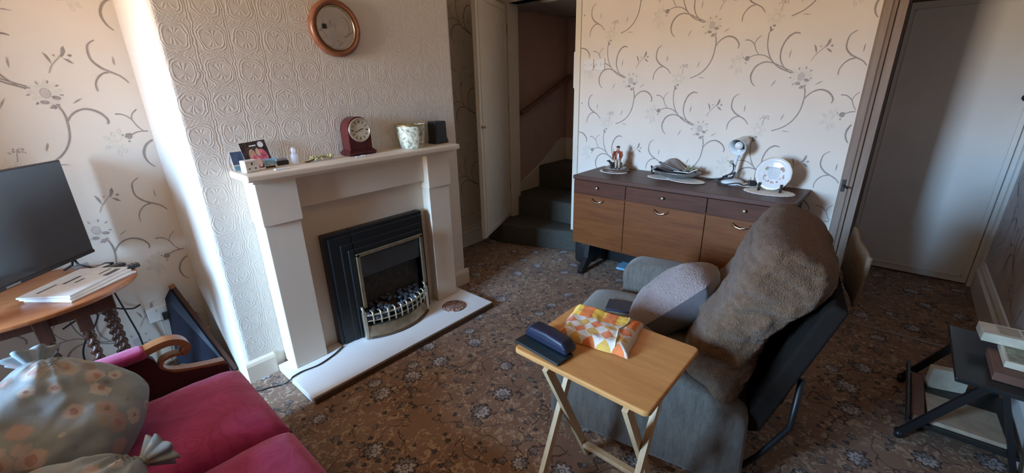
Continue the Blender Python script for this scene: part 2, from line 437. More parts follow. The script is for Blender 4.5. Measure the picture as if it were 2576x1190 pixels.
def thing(name, label, cat, loc=(0, 0, 0), rotz=0, group=None):
    o = bpy.data.objects.new(name, None); COL.objects.link(o); o.empty_display_size = .05
    o.location = loc; o.rotation_euler = (0, 0, rotz); o['label'] = label; o['category'] = cat
    if group: o['group'] = group
    return o
def tag(o, label, cat, group=None):
    o['label'] = label; o['category'] = cat
    if group: o['group'] = group
    return o
def struct(o): o['kind'] = 'structure'; return o
def B(a, b, bev=0, mi=0, M=None, seg=2): return MB().box(a, b, bev, mi, M, seg)
def fbm(p, sc, oct=3):
    p = Vector(p)*sc; s = 0; a = 1
    for _ in range(oct): s += a*mnoise.noise(p); p = p*2.03; a *= .5
    return s
def smooth_path(pts, k=6):
    P = [Vector(p) for p in pts]; out = []
    for i in range(len(P)-1):
        p0 = P[max(i-1, 0)]; p1 = P[i]; p2 = P[i+1]; p3 = P[min(i+2, len(P)-1)]
        for j in range(k):
            t = j/k
            out.append(.5*((2*p1)+(p2-p0)*t+(2*p0-5*p1+4*p2-p3)*t*t+(3*p1-p0-3*p2+p3)*t**3))
    out.append(P[-1]); return out

# ------------------------------------------------------------------ dimensions of the room
XB0, XB1, YB = .487, 2.145, 2.45         # chimney breast
YA = 3.08                                # alcove walls
XW = 3.34                                # sideboard wall
YR = -.68                                # right wall
XN = -2.2                                # window wall
XD = 4.55                                # far door
ZC = 2.5

# ------------------------------------------------------------------ wallpaper motif (metres/1000 from the big flower)
STROKES = [(6, 4, [(-57, 20), (-117, 46), (-151, 69), (-182, 101), (-203, 139), (-217, 181), (-222, 223), (-221, 265), (-210, 288)]), (5, 4, [(-177, 97), (-217, 127), (-255, 137), (-291, 135), (-315, 123)]), (3, 5, [(-262, 139), (-282, 166), (-296, 200), (-315, 221), (-335, 231), (-356, 232)]), (3, 3, [(-296, 200), (-294, 216), (-283, 235), (-263, 252)]), (4, 8, [(-60, 18), (-90, 40), (-116, 70), (-132, 103), (-137, 131), (-137, 159), (-131, 187), (-120, 214), (-101, 239), (-76, 253)]), (8, 4, [(-76, 253), (-60, 251), (-47, 245)]), (4, 8, [(-54, 29), (-97, 48), (-148, 74), (-181, 87), (-214, 92), (-246, 83), (-272, 61), (-288, 28)]), (8, 3, [(-288, 28), (-290, 2), (-283, -24), (-272, -42), (-257, -56)]), (5, 5, [(26, -65), (34, -91), (37, -118), (35, -159), (27, -207), (11, -246), (-14, -283), (-56, -317), (-113, -341)]), (4, 8, [(41, -134), (50, -118), (70, -98), (95, -85), (122, -82), (149, -91)]), (8, 4, [(149, -91), (170, -108), (185, -132), (187, -148), (181, -160)]), (3, 7, [(232, 240), (207, 223), (197, 201), (195, 160), (206, 133), (229, 108)]), (7, 3, [(229, 108), (261, 90), (292, 71), (316, 39)]), (6, 3, [(252, 92), (223, 84), (198, 60), (185, 31), (185, 0)]), (2, 2, [(35, 87), (53, 121), (83, 154), (99, 171)]), (2, 2, [(401, 39), (405, 56), (411, 83)]), (1, 4, [(-137, -20), (-150, -40)]), (4, 1, [(-150, -40), (-161, -63)]), (1, 4, [(80, -54), (97, -42)]), (4, 1, [(97, -42), (116, -31)]), (1, 4, [(-86, 108), (-84, 133)]), (4, 1, [(-84, 133), (-81, 155)]), (1, 4, [(507, 75), (513, 96)]), (4, 1, [(513, 96), (521, 115)]), (1, 4, [(281, 123), (281, 146)]), (4, 1, [(281, 146), (283, 166)]), (1, 4, [(523, 7), (544, 6)]), (4, 1, [(544, 6), (567, 2)])]
LEAVES = [[(35, 180), (47, 168), (54, 150), (54, 126), (44, 150)], [(115, 208), (116, 184), (107, 169), (94, 155), (99, 180), (105, 199)], [(98, 154), (118, 149), (134, 129), (117, 134)], [(63, 171), (70, 166), (76, 173), (72, 159)], [(117, 166), (126, 173), (135, 167), (127, 159)], [(-316, 132), (-337, 132), (-346, 114), (-328, 100), (-315, 110)], [(-356, 129), (-350, 130), (-348, 122), (-354, 120)], [(-339, 92), (-332, 97), (-328, 88), (-334, 85)], [(-219, 270), (-223, 304), (-213, 297), (-210, 283), (-196, 286), (-209, 271)], [(-210, 304), (-202, 311), (-188, 306), (-195, 296)]]
SPOTS = [(-19, 43), (18, 47), (46, 30), (51, -13), (-40, -48), (-60, -9), (-51, 23)]
BLOBS = [(-14, -44, 22, 13), (30, -25, 22, 13), (12, -66, 13, 16), (27, -58, 10, 8), (2, -70, 9, 7)]
def motif_shapes():
    """list of (material, polygon) of one repeat; quads for the strokes"""
    out = []
    def ellp(cx, cy, rx, ry, a=0, n=10): return [(cx+rx*cos(t)*cos(a)-ry*sin(t)*sin(a), cy+rx*cos(t)*sin(a)+ry*sin(t)*cos(a)) for t in [2*pi*i/n for i in range(n)]]
    def outline(pts, w, mi):
        n = len(pts); cx = sum(p[0] for p in pts)/n; cy = sum(p[1] for p in pts)/n
        inn = []
        for p in pts:
            l = math.hypot(p[0]-cx, p[1]-cy); k = max(0, 1-w/l); inn.append((cx+(p[0]-cx)*k, cy+(p[1]-cy)*k))
        for i in range(n): out.append((mi, [pts[i], pts[(i+1) % n], inn[(i+1) % n], inn[i]]))
    # pale petals of the big flower, of the side bloom and of the open flower
    for k in range(11):
        a = 2*pi*k/11+.2; out.append((2, ellp(38*cos(a), 40*sin(a)-2, 24, 11, a)))
    for (px, py) in ((-419, 115), (-424, 68), (-385, 31), (-360, 45), (-363, 146), (-390, 132)):
        a = atan2(py-85, px+385); out.append((2, ellp((px-385)/2, (py+85)/2, 30, 15, a)))
        outline(ellp(px, py, 13, 8, a), 2.2, 4)
    for k in range(7):
        a = 2*pi*k/7; out.append((2, ellp(380+34*cos(a), 6+34*sin(a), 22, 13, a)))
    outline(ellp(384, 6, 22, 20), 2, 4)
    out.append((4, ellp(-2, -3, 19, 24))); outline(ellp(-2, -3, 19, 24), 2, 3)
    for (x, y) in SPOTS: out.append((3, ellp(x, y, 8, 4, atan2(y, x), 6)))
    for (x, y, rx, ry) in BLOBS: out.append((3, ellp(x, y, rx*.75, ry*.75, random.uniform(-.4, .4), 7)))
    for i in range(26):
        a = random.uniform(-.5, pi+.5); r = 27*sqrt(random.random())
        out.append((4 if i % 2 else 3, ellp(411+r*cos(a)*1.15, 84+r*sin(a)*.75, 3.6, 3.2, 0, 6)))
    for L in LEAVES: out.append((1, L))
    for w0, w1, pts in STROKES:
        P = smooth_path([(p[0], p[1], 0) for p in pts], 3) if len(pts) > 2 else [Vector((p[0], p[1], 0)) for p in pts]
        n = len(P); pr = None
        for i, p in enumerate(P):
            t = (P[min(i+1, n-1)]-P[max(i-1, 0)]).normalized(); w = (w0+(w1-w0)*i/(n-1))*.62
            a, b = (p.x-t.y*w, p.y+t.x*w), (p.x+t.y*w, p.y-t.x*w)
            if pr: out.append((1, [pr[0], a, b, pr[1]]))
            pr = (a, b)
    return out
MOTIF = motif_shapes()
def paper(mb, fn, a0, a1, b0, b1, oa, ob, sa=1.155, sb=.69, holes=()):
    """lay the printed pattern on a flat wall: fn(a, b, lift) -> xyz"""
    i0, i1 = int((a0-oa)/(sa/2))-3, int((a1-oa)/(sa/2))+3
    lift = {2: .0004, 4: .0006, 3: .0008, 1: .0008}
    for i in range(i0, i1+1):
        for j in range(-4, 5):
            ca = oa+i*sa/2; cb = ob+j*sb+(sb/2 if i % 2 else 0)
            if ca < a0-.6 or ca > a1+.5 or cb < b0-.4 or cb > b1+.4: continue
            for qi, (mi, pl) in enumerate(MOTIF):
                q = [(ca+x/1000, cb+y/1000) for x, y in pl]
                if min(p[0] for p in q) < a0 or max(p[0] for p in q) > a1 or min(p[1] for p in q) < b0 or max(p[1] for p in q) > b1: continue
                if any(min(p[0] for p in q) < h[1] and max(p[0] for p in q) > h[0] and max(p[1] for p in q) > h[2] and min(p[1] for p in q) < h[3] for h in holes): continue
                mb.add([fn(p[0], p[1], .0004+.000005*qi) for p in q], [tuple(range(len(q)))], mi)
PAPER = ['wallpaper', 'wallpaper_stem', 'wallpaper_petal', 'wallpaper_spot', 'wallpaper_grey']

# ------------------------------------------------------------------ room shell
struct(B((XN-.4, -.85, -.08), (5.1, 3.35, 0)).build('floor', 'carpet'))
struct(B((XN-.4, -.85, ZC), (5.1, 3.35, ZC+.1)).build('ceiling', 'ceiling_paint'))
# chimney breast
mb = MB().prism([(XB0, YA+.1)]+[(XB0+.03-.03*cos(a), YB+.03-.03*sin(a)) for a in [pi/2*i/6 for i in range(7)]]+[(XB1-.02+.02*sin(a), YB+.02-.02*cos(a)) for a in [pi/2*i/5 for i in range(6)]]+[(XB1, YA+.1)], lambda a, b, d: (a, b, d), 0, ZC)
struct(mb.build('wall_chimney', 'embossed_paper'))
# alcove wall (behind the television and right of the breast): one plane
m = MB().box((XN, YA, 0), (XB0+.02, YA+.12, ZC))
paper(m, lambda a, b, l: (a, YA-l, b), -.75, XB0-.002, .02, ZC-.02, .137, 1.562-.69)
struct(m.build('wall_alcove', PAPER, recalc=False))
m = MB().box((XB1-.02, YA, 0), (4.6, YA+.12, ZC))
paper(m, lambda a, b, l: (a, YA-l, b), XB1+.002, 3.30, .2, ZC-.02, 3.0, 1.27)
struct(m.build('wall_stair_side', PAPER, recalc=False))
# wall behind the sideboard
Y0, Y1 = .146, 2.175
m = MB().box((XW, Y0, 0), (XW+.11, Y1, ZC))
m.box((XW, Y1, 2.26), (XW+.11, 2.985, ZC)); m.box((XW, 2.985, 0), (XW+.11, YA, ZC)); m.box((XW, YR, 2.12), (XW+.11, Y0, ZC))
paper(m, lambda a, b, l: (XW-l, -a, b), -2.155, -.21, .02, ZC-.02, -1.103, 1.556-.345-.69)
struct(m.build('wall_sideboard', PAPER, recalc=False))
# right wall, running on through the lobby
m = MB().box((XN-.1, YR-.12, 0), (XD+.5, YR, ZC))
def gp(a, b, l): return (-a, YR+l, b)
paper(m, gp, -4.4, -.2, .28, ZC-.02, -3.6, 1.1, holes=())
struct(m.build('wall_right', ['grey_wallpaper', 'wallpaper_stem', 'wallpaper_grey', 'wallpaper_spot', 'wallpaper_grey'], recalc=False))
# window wall
WY0, WY1, WZ0, WZ1 = 1.58, 2.46, .88, 2.2
WT = .3
m = MB().box((XN-WT, YR-.1, 0), (XN, WY0, ZC)).box((XN-WT, WY1, 0), (XN, YA+.1, ZC)).box((XN-WT, WY0, 0), (XN, WY1, WZ0)).box((XN-WT, WY0, WZ1), (XN, WY1, ZC))
struct(m.build('wall_window', 'trim_grey'))
struct(MB().box((-1.3, 2.52, 0), (-1.0, YA, ZC)).build('wall_light_block_alcove', 'trim_grey'))  # added pier out of view, keeps window light off the alcove wall
struct(MB().box((-1.3, YR, 0), (-1.0, 1.08, ZC)).build('wall_light_block_near', 'trim_grey'))  # second added wall out of view, put in to cut window light rightwards
m = MB()
for a, b in (((WY0, WZ0), (WY0+.04, WZ1)), ((WY1-.04, WZ0), (WY1, WZ1)), ((WY0, WZ0), (WY1, WZ0+.04)), ((WY0, WZ1-.04), (WY1, WZ1))):
    m.box((XN-WT+.03, a[0], a[1]), (XN-WT+.08, b[0], b[1]), .004)
win = struct(m.build('window_1', 'white_gloss'))
B((XN-WT+.05, WY0+.04, WZ0+.04), (XN-WT+.055, WY1-.04, WZ1-.04)).build('pane', 'window_glass', win)
B((XN-WT+.08, WY0+.002, WZ0-.02), (XN+.03, WY1-.002, WZ0+.003), .004).build('sill', 'white_gloss', win)
# lobby beyond the doorway
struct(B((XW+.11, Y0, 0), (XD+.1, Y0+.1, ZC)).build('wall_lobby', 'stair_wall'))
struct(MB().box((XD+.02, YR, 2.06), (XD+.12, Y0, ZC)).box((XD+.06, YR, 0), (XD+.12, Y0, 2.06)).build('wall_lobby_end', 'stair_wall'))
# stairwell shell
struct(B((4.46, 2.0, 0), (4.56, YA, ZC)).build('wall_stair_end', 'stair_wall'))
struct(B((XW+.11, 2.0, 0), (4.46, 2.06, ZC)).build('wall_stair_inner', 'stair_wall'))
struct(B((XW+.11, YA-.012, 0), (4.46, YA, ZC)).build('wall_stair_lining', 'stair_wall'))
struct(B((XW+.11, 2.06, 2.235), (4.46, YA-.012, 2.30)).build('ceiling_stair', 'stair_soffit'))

# trims
def skirt(name, fn, a0, a1, prof, mat='cream_gloss'):
    """prof (out, up) polygon; fn(out, up, along)"""
    return struct(MB().prism(prof, fn, a0, a1).build(name, mat))
PLAIN = [(0, 0), (.022, 0), (.022, .10), (.016, .115), (0, .125)]
MOULD = [(0, 0), (.022, 0), (.022, .115), (.016, .125), (.026, .135), (.026, .15), (.014, .165), (.014, .185), (.006, .2), (0, .2)]
skirt('baseboard_chimney', lambda o, u, d: (d, YB-o, u), XB0, .638, PLAIN, 'surround_paint')
skirt('baseboard_chimney_right', lambda o, u, d: (d, YB-o, u), 1.975, XB1+.02, PLAIN, 'surround_paint')
skirt('baseboard_alcove_right', lambda o, u, d: (d, YA-o, u), XB1, 3.1, MOULD)
skirt('baseboard_alcove_left', lambda o, u, d: (d, YA-o, u), XN, XB0, PLAIN, 'surround_paint')
skirt('baseboard_right', lambda o, u, d: (d, YR+o, u), .6, XD-.08, [(0, 0), (.02, 0), (.02, .14), (.03, .15), (.03, .17), (.018, .185), (.018, .21), (.008, .235), (0, .24)], 'white_gloss')
skirt('baseboard_sideboard', lambda o, u, d: (XW-o, d, u), .21, 2.15, PLAIN)
# stair door frame: left stile, right post, head
fr = struct(MB().box((XW-.02, 2.155, 0), (XW+.12, 2.205, 2.26), .004).build('trim_1', 'cream_gloss'))
MB().box((XW-.004, 2.205, 1.50), (XW+.028, 2.228, 1.80), .008).build('keeper', 'white_plastic', fr)
struct(MB().box((XW-.02, 2.955, 0), (XW+.12, 3.03, 2.26), .004).build('trim_2', 'cream_gloss'))
struct(MB().box((XW-.02, 2.155, 2.26), (XW+.12, 3.03, 2.32), .004).build('trim_3', 'cream_gloss'))
# doorway to the lobby: worn brown wooden jamb
j = struct(MB().prism([(.206, 0), (.206, .022), (.195, .028), (.165, .028), (.158, .020), (.143, .018), (.143, 0)], lambda a, b, d: (XW-b, a, d), 0, 2.12).box((XW, .10, 0), (XW+.11, .1455, 2.12)).build('trim_4', 'frame_brown'))
MB().box((XW-.032, .176, .87), (XW-.026, .196, .945), .002).tube([(XW-.03, .186, .91), (XW-.055, .18, .905), (XW-.06, .158, .90)], .006, 8).build('latch', 'black_iron', j)
struct(MB().box((XW-.02, YR, 2.12), (XW+.11, .206, 2.18), .003).build('trim_5', 'frame_brown'))
# far door
m = MB().box((XD, YR+.045, .012), (XD+.045, .115, 2.04), .003)
dr = struct(m.build('door_1', 'door_white'))
m = MB()
for z in (.06, 1.98): m.box((XD-.006, YR+.075, z), (XD+.001, .085, z+.012), .002)
for y in (YR+.075, .073): m.box((XD-.006, y, .06), (XD+.001, y+.012, 1.99), .002)
m.build('panel_bead', 'door_white', dr)
MB().lathe([(.024, 0), (.024, .006), (.010, .010), (.010, .035), (.024, .045), (.026, .058), (.016, .068), (.001, .070)], (XD-.0005, -.602, 1.385), 18, M=Matrix.Rotation(-pi/2, 3, 'Y')).build('door_knob', 'black_iron', dr)
m = MB().box((XD-.01, .12, 0), (XD+.06, Y0, 2.06))
for k in range(5): m.box((XD-.016, .122+k*.005, 0), (XD-.009, .124+k*.005, 2.06))
m.box((XD-.012, .118, 0), (XD-.005, Y0, 2.06), .002)
struct(m.build('trim_6', 'trim_grey'))
struct(MB().box((XD-.03, YR, 0), (XD+.06, YR+.042, 2.06), .004).box((XD-.10, YR, 0), (XD-.03, YR+.02, 2.06), .003).build('trim_7', 'door_white'))
struct(MB().box((XW-.015, YR, -.001), (XW+.015, .10, .005), .002).build('trim_8', 'frame_brown'))

# stairs: three carpeted winders, skirting board, handrail
def step(poly, z0, z1):
    n = len(poly)
    return MB().prism(poly, lambda a, b, d: (a, b, d), z0, z1, .018, 0, 3)
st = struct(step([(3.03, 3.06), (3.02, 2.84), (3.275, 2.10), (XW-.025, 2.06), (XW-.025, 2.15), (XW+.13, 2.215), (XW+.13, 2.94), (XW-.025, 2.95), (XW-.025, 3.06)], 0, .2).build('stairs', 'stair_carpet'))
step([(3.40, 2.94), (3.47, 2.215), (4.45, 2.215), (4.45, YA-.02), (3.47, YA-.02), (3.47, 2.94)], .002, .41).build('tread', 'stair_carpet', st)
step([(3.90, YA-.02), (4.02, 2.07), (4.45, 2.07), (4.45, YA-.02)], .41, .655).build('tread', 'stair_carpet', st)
pts = [(3.46, .30), (3.47, .475), (3.56, .50), (3.80, .60), (4.0, .70), (4.15, .80), (4.26, .88), (4.36, .915), (4.455, .92), (4.455, .60), (3.9, .40), (3.6, .30)]
struct(MB().prism(pts, lambda a, b, d: (a, d, b), YA-.034, YA-.012).box((4.44, 2.07, .60), (4.46, YA-.034, .915)).build('trim_9', 'cream_gloss'))
hr = thing('handrail', 'brown wooden handrail rising along the stair wall', 'handrail', (3.95, YA-.07, 1.42))
MB().tube([(-.40, 0, -.165), (.50, 0, .20)], .03, 4, sx=1.0, sy=.8).build('rail', 'rail_wood', hr)
for k in (-.25, .3): MB().tube([(k, 0, k*.406-.02), (k, .03, k*.406-.05), (k, .058, k*.406-.05)], .008, 8).build('bracket', 'black_iron', hr)

# the stair door, standing open into the room
hx, hy = 3.322, 2.985; ex, ey = 2.600, 2.655
L = math.hypot(ex-hx, ey-hy); ang = atan2(ey-hy, ex-hx)
sd = thing('door', 'tall cream flush door standing open in front of the dark stairs', 'door', (hx, hy, 0), ang)
MB().box((.004, -.036, .205), (L, 0, 2.24), .003).build('leaf', 'cream_gloss', sd)
m = MB()
for z in (.245, 2.19): m.box((.05, 0, z), (L-.045, .008, z+.012), .002)
for x in (.05, L-.057): m.box((x, 0, .245), (x+.012, .008, 2.2), .002)
m.build('panel_bead', 'cream_gloss', sd)
MB().lathe([(.001, 0), (.012, 0), (.012, .004), (.006, .008), (.006, .02), (.013, .026), (.013, .034), (.001, .038)], (L-.024, 0, 1.21), 14, M=Matrix.Rotation(-pi/2, 3, 'X')).build('knob', 'aged_brass', sd)
for z in (.5, 1.3, 2.0): MB().tube([(0.002, .004, z), (0.002, .004, z+.08)], .006, 8).build('hinge', 'aged_brass', sd)

# light switches
sw_y = (2.073, 1.966)
sws = ['white light switch nearest the stair post', 'white light switch farther from the stair post, beside the first']
for i, y in enumerate(sw_y):
    s = thing('light_switch', sws[i], 'switch', (XW, y, 1.686), 0, 'light switches on the patterned wall')
    MB().box((-.011, -.045, -.045), (-.0012, .045, .045), .004).build('plate', 'white_plastic', s)
    MB().box((-.016, -.010, -.016), (-.011, .010, .016), .002).build('rocker', 'white_plastic', s)
    for q in (-.03, .03): MB().lathe([(.0035, 0), (.0035, .001)], (-.012, q, 0), 8, M=Matrix.Rotation(-pi/2, 3, 'Y')).build('screw', 'grey_plastic', s)
# wall vent seen in the mirror
v = MB().box((-.028, 0, -.028), (.028, .010, .028), .003)
for k in range(4): v.box((-.022, .010, -.020+k*.012), (.022, .014, -.015+k*.012))
o = v.build('wall_vent', 'black_plastic'); o.location = (2.83, YR+.001, 2.27); tag(o, 'small dark vent reflected in the round mirror', 'vent')

# ------------------------------------------------------------------ fireplace
fp = thing('fireplace_surround', 'cream painted fireplace surround with stepped pilasters and a mantel shelf', 'fireplace', (1.30, 2.44, .042))
O = (1.30, 2.44, .042)
def P(mb, name, mat, parent, loc=O, **k): return mb.build(name, mat, parent, off=loc, **k)
P(MB().box((.72, 2.375, .042), (1.90, YB-.002, 1.12)), 'back_panel', 'surround_paint', fp)
for (x0, x1) in ((.695, .878), (1.735, 1.912)):
    P(MB().box((x0, 2.30, .042), (x1, YB-.002, .905), .004).box((x0-.008, 2.285, .897), (x1+.008, YB-.002, 1.135), .004), 'pilaster', 'surround_paint', fp)
P(MB().box((.878, 2.33, .948), (1.735, 2.376, 1.135), .004), 'frieze', 'surround_paint', fp)
P(MB().box((.668, 2.245, 1.125), (1.935, YB-.002, 1.145), .005).box((.638, 2.205, 1.143), (1.955, YB-.002, 1.176), .008), 'mantel_shelf', 'surround_paint', fp)
P(MB().box((1.912, 2.40, .042), (1.975, YB-.002, 1.12)), 'side_slip', 'surround_paint', fp)

he = thing('hearth', 'white slab hearth with a dark wood front edge on the carpet', 'hearth', (1.31, 2.2, 0))
P(MB().box((.640, 1.985, .003), (1.978, YB-.024, .041), .003), 'slab', 'hearth_white', he, (1.31, 2.2, 0))
P(MB().box((.648, 1.972, .002), (1.978, 1.985, .036), .002), 'edging', 'hearth_edge', he, (1.31, 2.2, 0))

ef = thing('electric_fire', 'black electric fire with coal effect bed and a brass fret in the fireplace', 'fire', (1.32, 2.3, .042))
EO = (1.32, 2.3, .042)
# black frame: three stepped layers around the opening
m = MB()
for (ix, oz, yf, w) in ((0, 0, 2.318, 0), (.022, .022, 2.306, 0), (.085, .075, 2.300, 0), (.125, .115, 2.290, 0)):
    x0, x1, z1 = .978+ix, 1.668-ix*.35, .757-oz
    m.box((x0, yf, .042), (1.142, 2.374, z1), .006)
    m.box((1.622, yf, .042), (x1, 2.374, z1), .006)
    m.box((1.142, yf, .607), (1.622, 2.374, z1), .006)
P(m, 'frame', 'black_iron', ef, EO)
P(MB().box((1.142, 2.366, .042), (1.622, 2.373, .607)), 'back_plate', 'fire_back', ef, EO)
P(MB().prism([(2.285, .607), (2.285, .59), (2.30, .45), (2.305, .44), (2.32, .45), (2.32, .607)], lambda a, b, d: (d, a, b), 1.16, 1.604), 'hood', 'hood_grey', ef, EO)
m = MB()
for x in (1.137, 1.60): m.box((x, 2.268, .25), (x+.022, 2.283, .61), .003)
m.box((1.137, 2.268, .592), (1.622, 2.283, .612), .003)
P(m, 'brass_trim', 'aged_brass', ef, EO)
def bow(x, off=0): t = (x-1.36)/.245; return 2.268-off-.085*(1-t*t)
# fret: bowed brass rails with curled bars and two posts
m = MB()
xs = [1.128+.464*i/24 for i in range(25)]
for z, r in ((.205, .007), (.165, .005)): m.tube([(x, bow(x), z) for x in xs], r, 8)
for sx in (1.122, 1.598):
    m.box((sx-.012, bow(1.13)-.012, .042), (sx+.010, bow(1.13)+.010, .235), .003)
    m.tube([(sx, bow(1.13), .235), (sx, 2.28, .262)], .008, 8)
P(m, 'fret', 'pale_brass', ef, EO)
for i in range(10):
    x = 1.165+i*.0435; y = bow(x)
    P(MB().tube([(x, y+.028, .222), (x, y+.012, .232), (x, y-.008, .222), (x, y-.011, .19), (x, y-.009, .145)], .0055, 8), 'fret_bar', 'pale_brass', ef, EO)
m = MB()
for i in range(24):
    xa, xb = xs[i], xs[i+1]
    m.add([(xa, bow(xa, -.006), .125), (xb, bow(xb, -.006), .125), (xb, bow(xb, .012), .05), (xa, bow(xa, .012), .05)], [(0, 1, 2, 3)], 0, True)
    m.add([(xa, bow(xa, -.006), .125), (xb, bow(xb, -.006), .125), (xb, bow(xb, -.03), .125), (xa, bow(xa, -.03), .125)], [(3, 2, 1, 0)], 0, True)
    m.add([(xa, bow(xa, .016), .042), (xb, bow(xb, .016), .042), (xb, bow(xb, .012), .055), (xa, bow(xa, .012), .055)], [(0, 1, 2, 3)], 0, True)
P(m, 'ashpan_cover', 'aged_brass', ef, EO)
P(MB().tube([(x, bow(x, .016), .049) for x in xs], .007, 6), 'ashpan_foot', 'hearth_edge', ef, EO)
m = MB()
for i in range(120):
    x = random.uniform(1.155, 1.585); yf = bow(x, -.03); y = random.uniform(yf, 2.355)
    k = (y-yf)/(2.36-yf); r = random.uniform(.011, .02)
    n0 = len(m.v); m.ell((x, y, .165+.065*k+random.uniform(-.01, .012)), (r, r*.9, r*.75), 0, Matrix.Rotation(random.uniform(0, 3), 4, 'X') @ Matrix.Rotation(random.uniform(0, 3), 4, 'Z'), 7, 5)
co = P(m, 'coal_bed', 'coal', ef, EO, smooth=False); co['kind'] = 'stuff'
P(MB().prism([(2.275, .13), (2.275, .155), (2.364, .225), (2.364, .13)], lambda a, b, d: (d, a, b), 1.145, 1.595), 'bed_base', 'black_iron', ef, EO)

# cable from the fire over the hearth
pts = smooth_path([(.976, 2.30, .047), (.93, 2.275, .047), (.885, 2.255, .047), (.79, 2.232, .047), (.70, 2.245, .047), (.648, 2.238, .047), (.632, 2.240, .035), (.60, 2.275, .006), (.55, 2.30, .006), (.48, 2.33, .006), (.40, 2.42, .006), (.30, 2.6, .006)], 6)
tag(MB().tube(pts, .0042, 8).build('power_cable', 'black_plastic'), 'black flex running from the fire across the white hearth', 'cable')
o = MB().lathe([(.001, 0), (.082, 0), (.086, .004), (.083, .007), (.001, .006)], (0, 0, 0), 40).build('trivet', 'marbled_brown'); o.location = (1.752, 2.152, .0415)
tag(o, 'round brown marbled trivet on the right of the white hearth', 'trivet')

# ------------------------------------------------------------------ round mirror
MC = Vector((1.308, YB-.002, 1.860))
mi_ = thing('mirror', 'round mirror in a brown beaded wooden frame above the mantel', 'mirror', MC)
Mx = Matrix.Rotation(pi/2, 3, 'X')
MB().lathe([(.112, .0), (.112, .012), (.116, .020), (.128, .030), (.138, .026), (.146, .012), (.146, 0)], (0, 0, 0), 56, M=Mx, ring=True).build('frame', 'mirror_wood', mi_)
MB().lathe([(.105, .008), (.105, .018), (.110, .023), (.115, .018), (.115, .008)], (0, 0, 0), 56, M=Mx, ring=True).build('gilt_slip', 'aged_brass', mi_)
MB().lathe([(.001, .012), (.107, .012), (.107, .004), (.001, .004)], (0, 0, 0), 56, M=Mx, smooth=False).build('glass', 'mirror_glass', mi_)

# ------------------------------------------------------------------ things on the mantel
ZM = 1.177
ck = thing('mantel_clock', 'arched mahogany clock with round cream dial on the mantel', 'clock', (1.31, 2.375, ZM))
arch = [(-.072, .028), (.072, .028), (.072, .145)] + [(.072*cos(a), .145+.072*sin(a)) for a in [pi*i/16 for i in range(1, 16)]] + [(-.072, .145)]
MB().prism(arch, lambda a, b, d: (a, d, b), -.032, .055, .003).build('case', 'mahogany', ck)
MB().box((-.088, -.047, .006), (.088, .062, .022), .003).box((-.08, -.041, .020), (.08, .058, .030), .003).build('plinth', 'mahogany', ck)
for x in (-.07, .07):
    for y in (-.045, .03): MB().box((x-.012, y, 0), (x+.012, y+.025, .007)).build('foot', 'mahogany', ck)
MB().lathe([(.059, 0), (.067, .0), (.069, .006), (.064, .011), (.059, .007)], (0, -.033, .142), 40, M=Mx, ring=True).build('bezel', 'chrome', ck)
dl = MB().lathe([(.001, .004), (.060, .004), (.060, 0), (.001, 0)], (0, -.033, .142), 40, M=Mx, smooth=False).build('dial', 'dial', ck)
m = MB()
for k in range(12):
    a = pi/2-k*pi/6
    for s in ((-1, 0, 1) if k % 3 == 0 else (-.6, .6)):
        c = Vector((cos(a), 0, sin(a))); t = Vector((-sin(a), 0, cos(a)))
        q = c*.046+t*.0028*s
        p = [q+c*.007+t*.0009, q+c*.007-t*.0009, q-c*.007-t*.0009, q-c*.007+t*.0009]
        m.add([(x.x, -.0378, .142+x.z) for x in p], [(0, 1, 2, 3)])
m.build('numerals', 'black_plastic', dl)
m = MB()
for a, l, w in ((radians(22), .026, .0022), (radians(200), .040, .0016)):
    c = Vector((cos(a), 0, sin(a))); t = Vector((-sin(a), 0, cos(a)))
    p = [-c*.006+t*w, c*l*.7+t*w, c*l, c*l*.7-t*w, -c*.006-t*w]
    m.add([(x.x, -.0392, .142+x.z) for x in p], [(0, 1, 2, 3, 4)])
m.build('hands', 'black_plastic', dl)

pk = thing('flowerpot', 'tapered cream bucket pot with grey green print near the right end of the mantel', 'pot', (1.668, 2.345, ZM))
MB().lathe([(.001, 0), (.071, 0), (.073, .004), (.097, .142), (.097, .146), (.093, .146), (.068, .008), (.001, .008)], (0, 0, 0), 40).build('bucket', 'toile_bucket', pk)
MB().lathe([(.0985, .138), (.1005, .142), (.0985, .148), (.094, .148), (.0935, .142)], (0, 0, 0), 40, ring=True).build('rim', 'gold', pk)
sp_ = thing('speaker', 'small black upright box with flared base at the right end of the mantel', 'speaker', (1.907, 2.37, ZM))
MB().prism([(-.058, 0), (.062, 0), (.062, .012), (.050, .04), (.048, .142), (.042, .147), (-.044, .147), (-.050, .142), (-.050, .03)], lambda a, b, d: (a, d, b), -.035, .045, .004).build('body', 'black_plastic', sp_)
MB().box((-.036, -.0365, .045), (.036, -.034, .135), .002).build('front_panel', 'black_satin', sp_)

